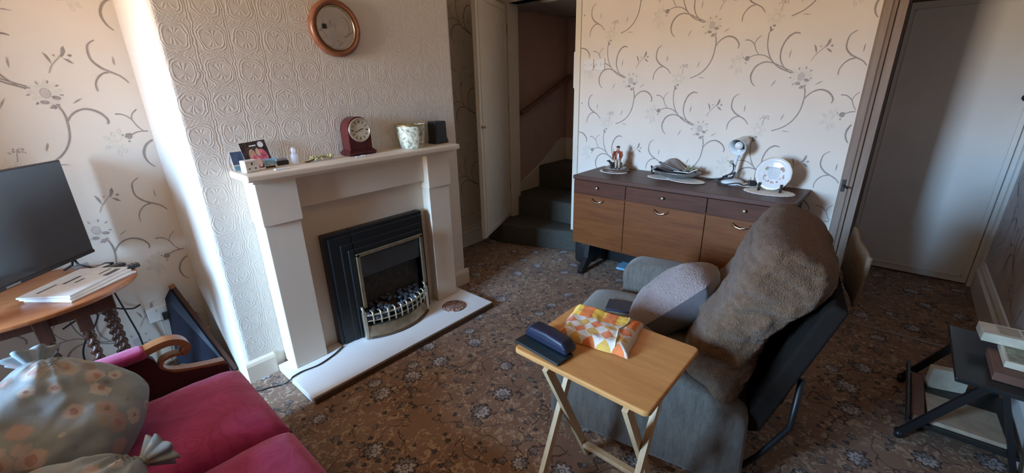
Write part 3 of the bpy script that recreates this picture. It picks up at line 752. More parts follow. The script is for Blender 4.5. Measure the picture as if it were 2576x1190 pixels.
def card(name, label, w, h, loc, tilt, layers, rz=0, cat='photo', roll=0):
    t = thing(name, label, cat, loc, rz)
    M = Matrix.Rotation(tilt, 4, 'X') @ Matrix.Rotation(roll, 4, 'Y')
    mats = ['white_plastic']; m = MB().box((-w/2, 0, 0), (w/2, .0016, h), 0, 0, M)
    for (x0, z0, x1, z1, mat, shape) in layers:
        if mat not in mats: mats.append(mat)
        k = mats.index(mat); d = -.0004-.0002*len(mats)
        if shape == 'r': q = [(x0, z0), (x1, z0), (x1, z1), (x0, z1)]
        else:
            q = [((x0+x1)/2+(x1-x0)/2*cos(a), (z0+z1)/2+(z1-z0)/2*sin(a)) for a in [2*pi*i/14 for i in range(14)]]
        m.add([M @ Vector((a, d, b)) for a, b in q], [tuple(range(len(q)))], k)
    m.build('print', mats, t); return t
card('photograph', 'upright colour photo of people in pink propped on the mantel', .122, .136, (.772, 2.385, ZM+.001), -.30,
     [(-.061, 0, .061, .136, 'photo_dark', 'r'), (-.035, .02, .0, .10, 'orange_skin', 'o'), (-.03, .0, .012, .07, 'photo_pink', 'o'), (.005, .01, .05, .095, 'photo_pink', 'o'), (.0, .06, .02, .10, 'skin', 'o'), (-.008, .005, .012, .055, 'skin', 'o'), (.02, .10, .048, .13, 'newsprint', 'o'), (-.02, .112, .012, .118, 'newsprint', 'r')], roll=-.08)
card('postcard', 'blue card behind the white adaptor at the left end of the mantel', .075, .092, (.690, 2.395, ZM+.001), -.24,
     [(-.0375, .03, .0375, .092, 'photo_blue', 'r'), (-.0375, 0, .0375, .022, 'photo_sky', 'r')], .1, 'card')
card('postcard', 'small sky blue leaflet in front of the colour photo on the mantel', .058, .05, (.800, 2.335, ZM+.001), -.45,
     [(-.029, .016, .029, .05, 'photo_sky', 'r'), (-.025, .002, .02, .012, 'photo_dark', 'r')], -.1, 'card')
ad = thing('socket_adaptor', 'white cube socket adaptor with three pin holes on the mantel', 'adaptor', (.703, 2.30, ZM), radians(8))
MB().box((-.033, 0, 0), (.033, .05, .056), .004).build('cube', 'white_plastic', ad)
MB().box((-.003, -.0008, .034), (.003, .002, .046)).box((-.018, -.0008, .014), (-.011, .002, .020)).box((.011, -.0008, .014), (.018, .002, .020)).build('pin_holes', 'black_plastic', ad)
t = thing('trinket_box', 'little black trinket box on the mantel beside the photo', 'box', (.872, 2.40, ZM), .1)
MB().box((-.034, -.018, 0), (.034, .02, .022), .003).build('base', 'black_plastic', t)
MB().box((-.03, -.015, .022), (.03, .017, .034), .003).build('lid', 'grey_plastic', t)
t = thing('spray_bottle', 'small clear plastic bottle with rounded top on the mantel', 'bottle', (.925, 2.35, ZM))
MB().lathe([(.001, 0), (.017, 0), (.018, .004), (.018, .05), (.010, .06), (.001, .06)], (0, 0, 0), 20).build('bottle', 'clear_plastic', t)
MB().lathe([(.0115, .058), (.0125, .075), (.009, .086), (.001, .089)], (0, 0, 0), 20).build('cap', 'clear_plastic', t)
o = MB().box((-.035, -.010, 0), (.035, .010, .006), .001).build('paper_slip', 'newsprint'); o.location = (.822, 2.262, ZM); tag(o, 'white paper slip near the front edge of the mantel', 'paper')
t = thing('keyring', 'tiny dark metal keys on the mantel by the clear bottle', 'keys', (.985, 2.345, ZM))
MB().tube([(.012*cos(a), .012*sin(a), .004) for a in [2*pi*i/16 for i in range(16)]], .0018, 6, closed=True).build('ring', 'black_iron', t)
MB().box((.008, -.004, .001), (.045, .004, .006), .001, M=Matrix.Rotation(-.2, 4, 'Y')).build('key', 'black_iron', t)
t = thing('dried_flowers', 'low clear tray of yellow green dried flowers on the mantel', 'flowers', (1.078, 2.36, ZM))
MB().box((-.072, -.022, 0), (.066, .022, .004), .001).build('tray', 'clear_plastic', t)
m = MB()
for i in range(70): m.ell((random.uniform(-.066, .062), random.uniform(-.02, .02), random.uniform(.008, .026)), (.006, .006, .005), random.choice((0, 0, 1)), None, 6, 4)
m.build('flower_heads', ['flower_yellow', 'dried_green'], t)['kind'] = 'stuff'
t = thing('tape_roll', 'little clear tape strips lying in front of the clock', 'tape', (1.262, 2.278, ZM))
MB().box((-.03, -.008, 0), (-.004, .008, .006), .001).box((.004, -.006, 0), (.024, .008, .009), .002).build('strip', 'clear_plastic', t)

# ------------------------------------------------------------------ sideboard
SX0, SX1, SY0, SY1, SZ0, SZ1 = 2.85, 3.325, .36, 1.876, .30, .855
SO = (3.09, 1.118, 0)
sb = thing('sideboard', 'long mid century wooden sideboard with three drawers over three doors', 'sideboard', SO)
P(MB().box((SX0+.016, SY0+.02, SZ0), (SX1, SY1-.006, SZ1-.03), .004), 'carcass', 'sideboard_dark', sb, SO)
top = [(SX0-.004, SY1+.004), (SX0-.004, SY0+.05), (SX0+.005, SY0+.02), (SX0+.03, SY0), (SX1, SY0-.012), (SX1, SY1+.004)]
P(MB().prism(top, lambda a, b, d: (a, b, d), SZ1-.032, SZ1, .006), 'top', 'sideboard_top', sb, SO)
ys = [SY1-.004, 1.419, .838, SY0+.022]
for i in range(3):
    a, b = ys[i]-.002, ys[i+1]+.002
    d = P(MB().box((SX0, b, .716), (SX0+.018, a, SZ1-.034), .002), 'drawer', 'sideboard_dark', sb, SO)
    yk = (1.652, 1.132, .61)[i]
    P(MB().lathe([(.004, 0), (.004, .008), (.010, .014), (.011, .019), (.007, .023), (.001, .024)], (SX0, yk, .777), 14, M=Matrix.Rotation(-pi/2, 3, 'Y')), 'knob', 'pale_brass', d, SO)
    d = P(MB().box((SX0, b, SZ0+.006), (SX0+.018, a, .710), .002), 'door', 'sideboard_door', sb, SO)
    yk = (1.645, 1.138, .618)[i]; w = .052
    P(MB().tube([(SX0+.002, yk+w, .684), (SX0-.016, yk+w*.9, .680), (SX0-.022, yk+w*.5, .668), (SX0-.024, yk, .662), (SX0-.022, yk-w*.5, .668), (SX0-.016, yk-w*.9, .680), (SX0+.002, yk-w, .684)], [.006, .006, .005, .005, .005, .006, .006], 8, sx=1.4), 'handle', 'chrome', d, SO)
P(MB().box((SX0+.004, SY0+.02, .706), (SX0+.02, SY1-.005, .718)), 'rail', 'sideboard_dark', sb, SO)
P(MB().box((SX0+.002, SY0+.022, SZ0-.010), (SX0+.03, SY1-.008, SZ0+.005), .002), 'base_rail', 'sideboard_door', sb, SO)
for yc in (1.80, .44):
    P(MB().prism([(2.868, 0), (2.905, 0), (3.00, .06), (3.10, .12), (3.20, .06), (3.27, 0), (3.315, 0), (3.24, .12), (3.20, .29), (2.98, .29), (2.95, .13), (2.862, .035)], lambda a, b, d: (a, d, b), yc-.024, yc+.024, .004), 'leg', 'table_black', sb, SO)
    P(MB().box((3.15, yc-.03, .10), (3.20, yc+.03, .291)), 'leg_block', 'table_black', sb, SO)

def doily(label, rx, ry, loc, rz=0):
    o = MB().lathe([(.001, .0045), (.35, .0045), (.5, .003), (.66, .0045), (.82, .003), (.95, .004), (1.0, .0015), (.95, .0005), (.001, .0005)], (0, 0, 0), 96, sx=rx, sy=ry, wob=lambda a: 1+.025*sin(a*22)).build('doily', 'lace')
    o.location = loc; o.rotation_euler = (0, 0, rz); return tag(o, label, 'doily', 'lace doilies on the sideboard')
doily('cream lace doily under the seated man figurine', .085, .118, (3.14, 1.68, SZ1))
doily('cream lace doily under the left half of the grey bowl', .085, .125, (3.155, 1.262, SZ1), .1)
doily('cream lace doily under the right half of the grey bowl, nearer the lamp', .088, .14, (3.118, 1.085, SZ1+.004), -.15)
doily('cream lace doily under the plate and its stand', .105, .148, (3.10, .545, SZ1))
doily('small cream doily edge behind the black plug, beside the lamp base', .06, .075, (3.235, .70, SZ1), 0)

# figurine: seated man in a red coat with a dog on a rock
fg = thing('figurine', 'china figurine of a seated man in a russet coat with a dark dog', 'figurine', (3.15, 1.665, SZ1+.005), radians(-62))
# local: -Y faces the room
MB().lathe([(.001, 0), (.088, 0), (.090, .006), (.084, .016), (.078, .020), (.001, .020)], (0, 0, 0), 40, sx=1.2, sy=.72).build('plinth', 'plinth_brown', fg)
m = MB().ell((0, 0, .020), (.092, .054, .018), 0, None, 24, 9).ell((.005, .012, .045), (.042, .03, .038), 0).ell((-.05, .005, .03), (.03, .025, .016)).ell((.058, 0, .028), (.028, .025, .014))
for i, v in enumerate(m.v):
    k = 1+.14*fbm(v, 40); m.v[i] = (v[0]*k, v[1]*k, max(.019, v[2]*k))
m.build('rock', 'rock', fg)
m = MB()
m.tube([(.008, .006, .085), (.008, .004, .11), (.008, .002, .14), (.008, 0, .165)], [.021, .023, .027, .017], 14, 0, sx=1.0, sy=.75)
m.tube([(-.016, .0, .158), (-.027, -.012, .132), (-.028, -.026, .110), (-.02, -.034, .10)], [.010, .0095, .008, .007], 8, 0)
m.tube([(.032, .0, .158), (.040, -.008, .132), (.034, -.024, .112), (.02, -.032, .104)], [.010, .0095, .008, .007], 8, 0)
m.ell((.008, .012, .088), (.030, .02, .018), 0)
m.ell((.012, -.018, .118), (.009, .006, .03), 1)
m.tube([(-.002, -.002, .092), (-.004, -.030, .092), (-.003, -.040, .06), (-.003, -.040, .034)], [.013, .011, .009, .007], 8, 2)
m.tube([(.018, -.002, .092), (.020, -.030, .088), (.021, -.038, .058), (.022, -.040, .034)], [.013, .011, .009, .007], 8, 2)
for x in (-.003, .022): m.ell((x, -.047, .030), (.007, .013, .006), 3)
m.ell((-.018, -.036, .099), (.006, .006, .006), 4); m.ell((.018, -.034, .103), (.006, .006, .006), 4)
m.ell((.008, -.003, .184), (.0125, .014, .017), 4); m.ell((.008, -.017, .182), (.003, .004, .004), 4)
m.tube([(.008, -.001, .162), (.008, -.002, .174)], .007, 8, 4)
man = m.build('man', ['coat_red', 'china', 'breeches', 'dog_dark', 'skin'], fg)
m = MB().ell((.008, .001, .195), (.0155, .017, .009)).ell((.008, -.014, .193), (.012, .010, .003)).ell((.008, .006, .186), (.013, .011, .012))
m.build('cap', 'dog_dark', man)
m = MB().tube([(-.030, -.036, .045), (-.034, -.034, .06), (-.045, -.034, .074), (-.052, -.038, .080)], [.012, .013, .012, .009], 10).ell((-.056, -.042, .088), (.010, .014, .010)).tube([(-.058, -.05, .088), (-.074, -.060, .094)], [.006, .004], 8)
for x, y in ((-.024, -.040), (-.040, -.042), (-.028, -.026)): m.tube([(x, y, .05), (x, y-.003, .026)], [.006, .004], 8)
m.tube([(-.026, -.03, .05), (-.014, -.02, .046), (-.008, -.012, .05)], [.005, .004, .002], 6)
m.build('dog', 'dog_dark', fg)
MB().tube([(-.036, -.036, .060), (-.030, -.036, .188)], .0012, 6).build('stick', 'plinth_brown', fg)

# grey bowl with odds and ends
bw = thing('bowl', 'oval pewter grey bowl on lace in the middle of the sideboard', 'bowl', (3.175, 1.18, SZ1+.0085))
MB().lathe([(.001, 0), (.40, 0), (.44, .004), (.75, .018), (.93, .036), (1.0, .046), (.97, .050), (.90, .040), (.70, .024), (.40, .010), (.001, .009)], (0, 0, 0), 44, sx=.118, sy=.178).build('dish', 'pewter', bw)
BO = Vector((3.175, 1.18, SZ1+.0085))
def lay(name, label, cat, mat, a, b, loc, rot, bev=.004):
    o = MB().box(a, b, bev).build(name, mat); o.location = loc; o.rotation_euler = rot; return tag(o, label, cat)
m = MB()
m.grid(lambda u, v: Vector(((v-.5)*.15, (.5-u)*.25, .030+.055*sin(pi*min(1, u*1.15))*(.35+.65*v)+.01*sin(9*u+4*v))), 18, 12)
m.v += []
o = m.build('cloth', 'grey_felt'); o.location = BO+Vector((.060, .060, .010)); o.rotation_euler = (0, 0, .12)
sol = o.modifiers.new('thick', 'SOLIDIFY'); sol.thickness = .012; tag(o, 'folded grey felt pouch lying in the grey bowl', 'pouch')
lay('glasses_case', 'long dark grey case slanting across the bowl', 'case', 'hood_grey', (-.011, -.085, -.008), (.011, .085, .008), BO+Vector((-.040, .040, .082)), (.32, .12, .10), .006)
lay('hairbrush', 'black brush lying under the long grey case in the bowl', 'brush', 'black_plastic', (-.010, -.075, -.006), (.010, .075, .006), BO+Vector((-.072, .050, .060)), (.22, 0, .12), .005)
lay('envelope', 'cream envelope lying flat in the right of the bowl', 'envelope', 'newsprint', (-.02, -.055, -.003), (.02, .055, .003), BO+Vector((-.055, -.060, .054)), (.02, .25, .05), .002)
lay('envelope', 'cream envelope tilted up at the right rim of the bowl', 'envelope', 'newsprint', (-.018, -.032, -.003), (.018, .032, .003), BO+Vector((-.04, -.135, .066)), (-.5, .2, .1), .002)
t = thing('plant_sprig', 'dried green sprig lying in the right of the bowl', 'sprig', BO+Vector((.03, -.08, .045)))
m = MB()
for i in range(26):
    a = random.uniform(0, 6.28); l = random.uniform(.025, .06); x, y = random.uniform(-.03, .03), random.uniform(-.06, .05)
    m.tube([(x, y, 0), (x+cos(a)*l*.5, y+sin(a)*l*.5, .016+random.random()*.01), (x+cos(a)*l, y+sin(a)*l, .022+random.random()*.02)], [.0022, .003, .001], 5)
m.build('leaves', 'dried_green', t)
MB().tube([(-.03, .07, .012), (0, .0, .02), (.03, -.06, .012)], .003, 6).build('stem', 'plinth_brown', t)
tag(MB().tube(smooth_path([(3.20, 1.365, SZ1+.012), (3.24, 1.40, SZ1+.012), (3.255, 1.405, SZ1+.035), (3.25, 1.41, SZ1+.06)], 5), [.007]*16, 8).build('pipe', 'black_plastic'), 'black curved stem poking up at the left end of the bowl', 'pipe')
tag(MB().tube(smooth_path([(3.22, .985, SZ1+.008), (3.25, .93, SZ1+.010), (3.25, .88, SZ1+.022), (3.24, .845, SZ1+.05)], 5), [.004+.0004*i for i in range(16)], 8).build('shoe_horn', 'black_plastic'), 'thin black rod between the bowl and the desk lamp', 'rod')

# desk lamp
LP = (3.235, .805, SZ1)
lp = thing('desk_lamp', 'white metal desk lamp with a bulb in its tilted shade', 'lamp', LP)
MB().lathe([(.001, 0), (.070, 0), (.073, .006), (.070, .016), (.05, .028), (.02, .034), (.001, .035)], (0, 0, 0), 36).build('base', 'lamp_white', lp)
MB().tube(smooth_path([(.01, .01, .03), (.014, .006, .10), (.008, -.004, .17), (.0, -.018, .235), (.005, -.022, .262)], 5), .012, 12).build('stem', 'lamp_white', lp)
ax = Vector((-.80, .16, -.30)).normalized()         # the way the shade looks
Rm = ax.to_track_quat('Z', 'Y').to_matrix()
hc = Vector((-.02, -.020, .272))
sh = MB().lathe([(.018, -.075), (.030, -.072), (.038, -.055), (.042, -.02), (.050, .005), (.058, .035), (.060, .040), (.057, .040), (.048, .005), (.040, -.02), (.034, -.05), (.001, -.055)], hc, 36, M=Rm).build('shade', 'lamp_white', lp)
MB().lathe([(.026, -.05), (.030, -.028), (.034, .006), (.032, .006), (.024, -.03)], hc, 24, M=Rm, ring=True).build('reflector', 'black_plastic', sh)
MB().lathe([(.013, -.05), (.014, -.025), (.024, -.002), (.027, .014), (.022, .028), (.010, .036), (.001, .038)], hc, 24, M=Rm).build('bulb', 'bulb', sh)
c = hc+Rm @ Vector((0, 0, .0))
MB().box((-.016, -.0005, -.008), (.016, .0005, .008), 0, M=Matrix.Translation(hc+Rm @ Vector((.046, 0, .016))) @ Rm.to_4x4() @ Matrix.Rotation(pi/2, 4, 'Z') @ Matrix.Rotation(radians(110), 4, 'X')).build('rating_label', 'grey_plastic', sh)
cord = [(.02, .02, .24)] + []
pts = [(-.006, .012, .14), (-.016, .002, .125), (-.03, -.004, .10), (-.028, .004, .08), (-.035, .03, .06), (-.045, .055, .05), (-.04, .04, .055), (-.03, -.005, .078), (-.035, -.012, .06), (-.045, .02, .045), (-.045, .05, .05), (-.035, .0, .072), (-.03, -.02, .085), (-.035, -.01, .05), (-.05, .0, .042), (-.055, .03, .036), (-.062, .06, .026), (-.078, .07, .008), (-.085, .02, .006), (-.07, -.05, .02), (-.06, -.085, .008), (-.02, -.10, .006), (-.015, -.105, .012)]
MB().tube(smooth_path(pts, 5), .0038, 8).build('cord', 'black_plastic', lp)
pl = thing('plug', 'chunky black mains plug lying between lamp and plate', 'plug', (3.215, .672, SZ1+.0055), .3)
MB().box((-.022, -.026, .001), (.022, .026, .036), .008).build('body', 'black_plastic', pl)
for x, y in ((0, .014), (-.011, -.008), (.011, -.008)): MB().box((x-.003, y-.002, .034), (x+.003, y+.002, .054)).build('pin', 'aged_brass', pl)

# decorative plate on its stand
PC = Vector((3.165, .545, .965))
stn = thing('plate_stand', 'black folding easel stand holding the decorative plate', 'stand', (3.165, .545, SZ1+.0045))
for s in (-1, 1):
    y = s*.062
    MB().prism([(-.075, 0), (-.055, 0), (-.048, .012), (.0, .018), (.05, 0), (.07, 0), (.045, .10), (.035, .10), (.028, .03), (-.030, .028), (-.048, .045), (-.058, .052), (-.064, .045), (-.058, .02)], lambda a, b, d: (a, d, b), y-.007, y+.007, .002).build('foot', 'black_satin', stn)
MB().box((-.005, -.056, .012), (.008, .056, .024), .003).build('cross_bar', 'black_satin', stn)
Rp = Vector((-1, 0, .32)).normalized().to_track_quat('Z', 'Y').to_matrix()
plt = thing('decorative_plate', 'white china plate with verse and rose garland standing on the sideboard', 'plate', PC+Vector((-.018, 0, 0)))
wob = lambda a: 1+.018*abs(sin(a*6))
MB().lathe([(.001, -.006), (.060, -.006), (.085, .004), (.103, .012), (.1035, .015), (.085, .008), (.060, .0), (.001, .0)], (0, 0, 0), 72, M=Rp, wob=wob).build('dish', 'china', plt)
MB().lathe([(.1015, .0135), (.1042, .0125), (.1045, .0155), (.1018, .0165)], (0, 0, 0), 72, M=Rp, wob=wob, ring=True).build('gilt_rim', 'gold', plt)
def onplate(u, v, l=.0012): return Rp @ Vector((0, 0, l)) + Vector((0, -u, 0)) + Rp.inverted().transposed() @ Vector((0, 0, 0)) + (Vector((0, 0, 1)) - Vector((0, 0, 1)).dot(Rp @ Vector((0, 0, 1)))*(Rp @ Vector((0, 0, 1)))).normalized()*v
m = MB()
for r in range(8):
    z = .040-r*.0098; w = (.036, .040, .036, .038, .032, .034, .026, .024)[r]; x = -w; hh = .0034 if r == 0 else .0021
    while x < w:
        l = random.uniform(.005, .012)
        m.add([onplate(x, z-hh), onplate(min(x+l, w), z-hh), onplate(min(x+l, w), z+hh), onplate(x, z+hh)], [(0, 1, 2, 3)]); x += l+.0026
m.build('verse', 'china_ink', plt)
m = MB()
for i in range(46):
    a = random.choice((random.gauss(pi*1.5, .45), random.gauss(pi*1.06, .28), random.gauss(-.12, .28), random.gauss(pi*.8, .12), random.gauss(pi*.2, .12)))
    r = random.gauss(.056, .005); s = random.uniform(.003, .006)
    q = [onplate(r*cos(a)+s*cos(k), r*sin(a)+s*sin(k), .0016+.00005*i) for k in [2*pi*j/7 for j in range(7)]]
    m.add(q, [tuple(range(7))], random.choice((0, 0, 1)))
m.build('garland', ['china_rose', 'dried_green'], plt)

# under the sideboard
o = MB().box((-.08, -.06, 0), (.08, .06, .018), .002).build('folder', 'light_blue'); o.location = (3.235, 1.555, .002); o.rotation_euler = (0, 0, .1); tag(o, 'light blue folder on the carpet under the sideboard', 'folder')
P(MB().box((3.295, .48, .002), (3.312, 1.86, .295)), 'shade_board', 'table_black', sb, SO)  # added black board standing in for the shade under the sideboard
bg = thing('bag', 'black bag tucked under the left end of the sideboard', 'bag', (3.16, 1.93, 0))
m = MB().box((-.12, -.09, .002), (.10, .05, .24), .04, seg=4)
for i, v in enumerate(m.v): k = .012*fbm(v, 14); m.v[i] = (v[0]+k, v[1]+k, max(.002, v[2]+k))
m.build('body', 'black_satin', bg, smooth=True)
MB().box((-.125, -.045, .19), (-.119, -.038, .225), .002).build('zip_pull', 'chrome', bg)

# ------------------------------------------------------------------ tray table
TZ = .65
tt = thing('tray_table', 'folding wooden tray table with crossed legs beside the recliner', 'table', (1.19, .625, 0))
TO = (1.19, .625, 0)
def rrect(x0, y0, x1, y1, r, n=5):
    out = []
    for cx, cy, a in ((x1-r, y1-r, 0), (x0+r, y1-r, pi/2), (x0+r, y0+r, pi), (x1-r, y0+r, 1.5*pi)):
        out += [(cx+r*cos(a+pi/2*i/n), cy+r*sin(a+pi/2*i/n)) for i in range(n+1)]
    return out
P(MB().prism(rrect(.980, .368, 1.400, .886, .022), lambda a, b, d: (a, b, d), TZ-.021, TZ, .006, 0, 3), 'tray_top', 'tray_wood', tt, TO)
def bar(mb, a, b, w, t):
    a, b = Vector(a), Vector(b); d = (b-a).normalized(); y = Vector((0, 1, 0)); n = d.cross(y).normalized()
    vs = []
    for p in (a, b):
        for su, sv in ((-1, -1), (1, -1), (1, 1), (-1, 1)): vs.append(p+n*w/2*su+y*t/2*sv)
    return mb.add(vs, [(0, 1, 2, 3), (7, 6, 5, 4), (0, 4, 5, 1), (1, 5, 6, 2), (2, 6, 7, 3), (3, 7, 4, 0)])
for y, off in ((.752, .011), (.430, -.011)):
    P(bar(MB(), (.99, y-off, TZ-.024), (1.295, y-off, .004), .032, .019), 'leg', 'tray_leg', tt, TO)
    P(bar(MB(), (1.225, y+off, TZ-.024), (.945, y+off, .004), .032, .019), 'leg', 'tray_leg', tt, TO)
P(MB().box((1.232, .452, .085), (1.262, .730, .105), .003), 'stretcher', 'tray_leg', tt, TO)
P(MB().box((1.20, .415, TZ-.045), (1.235, .77, TZ-.022), .003), 'rail', 'tray_leg', tt, TO)
# things on the tray
gc = thing('glasses_case', 'navy hard spectacles case on the corner of the tray', 'case', (1.075, .790, TZ+.012), radians(-95))
m = MB().prism([(-.098, 0), (.098, 0), (.100, .018), (.078, .045), (.0, .052), (-.078, .048), (-.100, .020)], lambda a, b, d: (a, d, b), -.030, .030, .010, 0, 4, True)
m.build('shell', 'navy', gc, smooth=True)
MB().box((-.095, -.0312, .019), (.095, .0312, .0205), 0).build('seam', 'black_plastic', gc)
o = MB().box((-.105, -.042, 0), (.105, .042, .010), .003).build('notebook', 'dark_teal'); o.location = (1.040, .795, TZ+.001); o.rotation_euler = (0, 0, radians(-95)); tag(o, 'slim dark teal notebook under the spectacles case', 'notebook')
def towel_pt(u, v):
    x = (u-.5)*.275; y = (v-.5)*.235
    e = min(u, 1-u, v, 1-v)
    z = .034*min(1, (e/.10))**.5 + .007*fbm((x, y, .3), 16)*min(1, e/.1) + .006*sin(u*5+1)*v
    x += .012*fbm((x, y, 7.7), 9); y += .012*fbm((x, y, 3.1), 9)
    return Vector((x, y, max(.001, z+.002)))
hem = [towel_pt(.80+.02*sin(k*.5), .04+.88*k/20)+Vector((0, 0, .002)) for k in range(21)]
m = MB().grid(towel_pt, 56, 48, uv=True)
m.grid(lambda u, v: towel_pt(u, v)*1.0 if min(u, 1-u, v, 1-v) < 1e-6 else Vector((towel_pt(u, v).x, towel_pt(u, v).y, .001)), 24, 20)
o = m.build('towel', 'checked_towel', recalc=False); o.location = (1.268, .695, TZ+.001); o.rotation_euler = (0, 0, radians(-78)); tag(o, 'folded orange, yellow and white checked towel on the tray', 'towel')
MB().tube(hem, .0032, 8).build('hem', 'cream_card', o)

# ------------------------------------------------------------------ recliner (local x to its far side, y the way it faces)
RA = radians(10)
RO = (1.844, .619, 0)
rc = thing('recliner', 'grey brown fabric recliner armchair with its tall back tipped rearward', 'armchair', RO, RA)
def rnd(mb, amp=.006, sc=9):
    for i, v in enumerate(mb.v):
        n = Vector((fbm(v, sc), fbm(Vector(v)+Vector((5, 1, 2)), sc), fbm(Vector(v)+Vector((1, 7, 3)), sc))); mb.v[i] = tuple(Vector(v)+n*amp)
    return mb
rnd(MB().box((-.29, -.36, .03), (.29, .40, .30), .03)).build('base', 'recliner', rc)
armp = [(-.375, .012), (.445, .012), (.458, .06), (.455, .24), (.35, .36), (.345, .46), (.355, .52), (.33, .575), (.27, .603), (.1, .607), (-.2, .595), (-.30, .56), (-.34, .40), (-.365, .33)]
for s, nm in ((-1, 'near'), (1, 'far')):
    x0, x1 = (-.425, -.285) if s < 0 else (.275, .425)
    prof = armp if s > 0 else armp[:9]+[(.10, .600), (.02, .560), (-.08, .490), (-.20, .430), (-.36, .345)]
    m = MB().prism(prof, lambda a, b, d: (d, a, b), x0, x1, .035, 0, 4)
    m.build('arm', 'recliner', rc, smooth=True)
def cush(x0, x1, y0, y1, z0, z1, e=.18, n=20, amp=.004):
    def f(top):
        def g(u, v):
            a = 2*u-1; b = 2*v-1
            k = max(0., (1-abs(a)**4))**.5*max(0., (1-abs(b)**4))**.5
            zc = (z0+z1)/2; h = (z1-z0)/2
            x = (x0+x1)/2+(x1-x0)/2*a; y = (y0+y1)/2+(y1-y0)/2*b
            return Vector((x, y, zc+(h*k if top else -h*k)+amp*fbm((x, y, z0), 12)*k))
        return g
    return MB().grid(f(True), n, n).grid(f(False), n, n)
cush(-.275, .265, -.16, .50, .26, .475).build('seat_cushion', 'recliner_seat', rc)
MB().box((-.29, .36, .02), (.27, .415, .30), .02, seg=3).build('footrest', 'recliner_seat', rc)
MB().prism([(-.345, .30), (-.512, .83), (-.535, .85), (-.575, .835), (-.405, .265), (-.36, .25)], lambda a, b, d: (d, a, b), -.345, .345, .012, 0, 3).build('back_shell', 'recliner_rear', rc)
for x in (-.30, .30):
    MB().tube([(x, -.36, .02), (x, -.42, .12), (x, -.50, .30), (x, -.50, .52)], .012, 8).build('recline_bar', 'black_iron', rc)
    MB().tube([(x, -.34, .25), (x, -.45, .40), (x, -.47, .50)], .010, 8).build('recline_bar', 'black_iron', rc)
# brown fleece throw hugging the padded back
C = [(-.185, .345, .118, .405), (-.195, .40, .130, .400), (-.225, .52, .134, .375), (-.250, .61, .128, .362), (-.285, .685, .112, .354), (-.318, .75, .120, .356), (-.362, .83, .142, .368), (-.396, .89, .148, .370), (-.417, .94, .142, .366), (-.430, .970, .120, .356), (-.437, .987, .085, .34), (-.440, .994, .035, .31)]
CS = smooth_path([(a, b, 0) for a, b, c, d in C], 6); TS = smooth_path([(c, d, 0) for a, b, c, d in C], 6)
def throw(u, v):
    k = min(len(CS)-1, int(v*(len(CS)-1))); q = v*(len(CS)-1)-k; k2 = min(k+1, len(CS)-1)
    c = CS[k].lerp(CS[k2], q); t = TS[k].lerp(TS[k2], q)
    a = 2*pi*u; n = 4.0
    ca, sa = cos(a), sin(a)
    x = t.y*math.copysign(abs(ca)**(2/n), ca); w = t.x*math.copysign(abs(sa)**(2/n), sa)
    p = Vector((x, c.x+w*.93, c.y+w*.36))
    f = fbm(p, 5.5, 3)*.022 + fbm(p*1.0, 14, 3)*.015 + fbm(Vector((p.x*.35, p.y, p.z)), 30, 2)*.006*(.4+max(0, p.z-.6)*1.6)
    wr = .009*math.exp(-((p.z-.70+.12*x)/.022)**2)+.007*math.exp(-((p.z-.50-.2*x)/.02)**2)+.010*math.exp(-((p.z-.90+.08*x)/.014)**2)+.008*math.exp(-((p.z-.945+.05*x)/.012)**2)+.012*math.exp(-((p.z-.80+.25*x+.05*sin(x*9))/.016)**2)*max(0, sin(u*11))
    for (zc, kx, ky, dep, wd) in ((.86, .30, .5, .016, .011), (.74, -.22, .3, .014, .012), (.67, .38, .2, .016, .012), (.57, -.15, .4, .010, .010), (.93, -.1, .4, .012, .010)):
        g_ = p.z-zc-kx*p.x+ky*.03*sin(p.x*14+zc*40)
        f -= 1.5*dep*math.exp(-(g_/wd)**2)*max(0, .4+mnoise.noise(Vector((p.x*6, p.y*6, zc*30))))
    nrm = Vector((x*2, w, w*.4)).normalized()
    return p+nrm*(f-wr)
m = MB().grid(throw, 150, 140, cu=True)
top = [throw(i/150, 1) for i in range(150)]; m.add(top, [tuple(range(150))], 0, True)
o = m.build('throw_blanket', 'throw_brown'); o.location = RO; o.rotation_euler = (0, 0, RA); tag(o, 'fluffy brown fleece throw covering the tall back of the recliner', 'blanket')
# beige cloth hung over the back
m = MB().grid(lambda u, v: Vector((-.13+.40*u, -.635-.07*(1-v)**.5*0+.018*fbm((u*2, v*2, 0), 2)+.085*(1-v), .765+.19*v)), 20, 14)
m.add([], [])
for i, v in enumerate(m.v): m.v[i] = (v[0], -.62-.0*v[2]-(v[2]-.735)*.05+.004*sin(v[0]*22), v[2])
o = m.build('cloth', 'beige_cloth'); so = o.modifiers.new('thick', 'SOLIDIFY'); so.thickness = .014
o.location = RO; o.rotation_euler = (0, 0, RA); tag(o, 'beige cloth hanging down behind the top of the recliner', 'cloth')
# scatter pillow: fleece one side, velvet the other
def pillow(name, label, W, H, T, mats, loc, rotM, wr=.01, sc=8, cat='pillow', n=44, split=True, rd=.20):
    m = MB()
    for s, k in ((1, 0), (-1, 1 if split else 0)):
        def g(u, v, s=s):
            a = 2*u-1; b = 2*v-1
            e = max(0., (1-abs(a)**2.6))**.55*max(0., (1-abs(b)**2.6))**.55
            px = W/2*a*(1-rd*b*b)**.5; py = H/2*b*(1-rd*a*a)**.5
            z = s*T/2*e + wr*fbm((px, py, s*3), sc)*e
            return Vector((px, py, z))
        m.grid(g, n, n, mi=k)
    o = m.build(name, mats); o.matrix_world = Matrix.Translation(loc) @ rotM; return tag(o, label, cat)
rz = Matrix.Rotation(RA, 4, 'Z')
def rl(x, y, z): return rz @ Vector((x, y, z)) + Vector(RO)
yv = Vector((.1, -.70, .66)); zv = Vector((.10, .71, .69)).normalized(); xv = yv.cross(zv).normalized(); yv = zv.cross(xv)
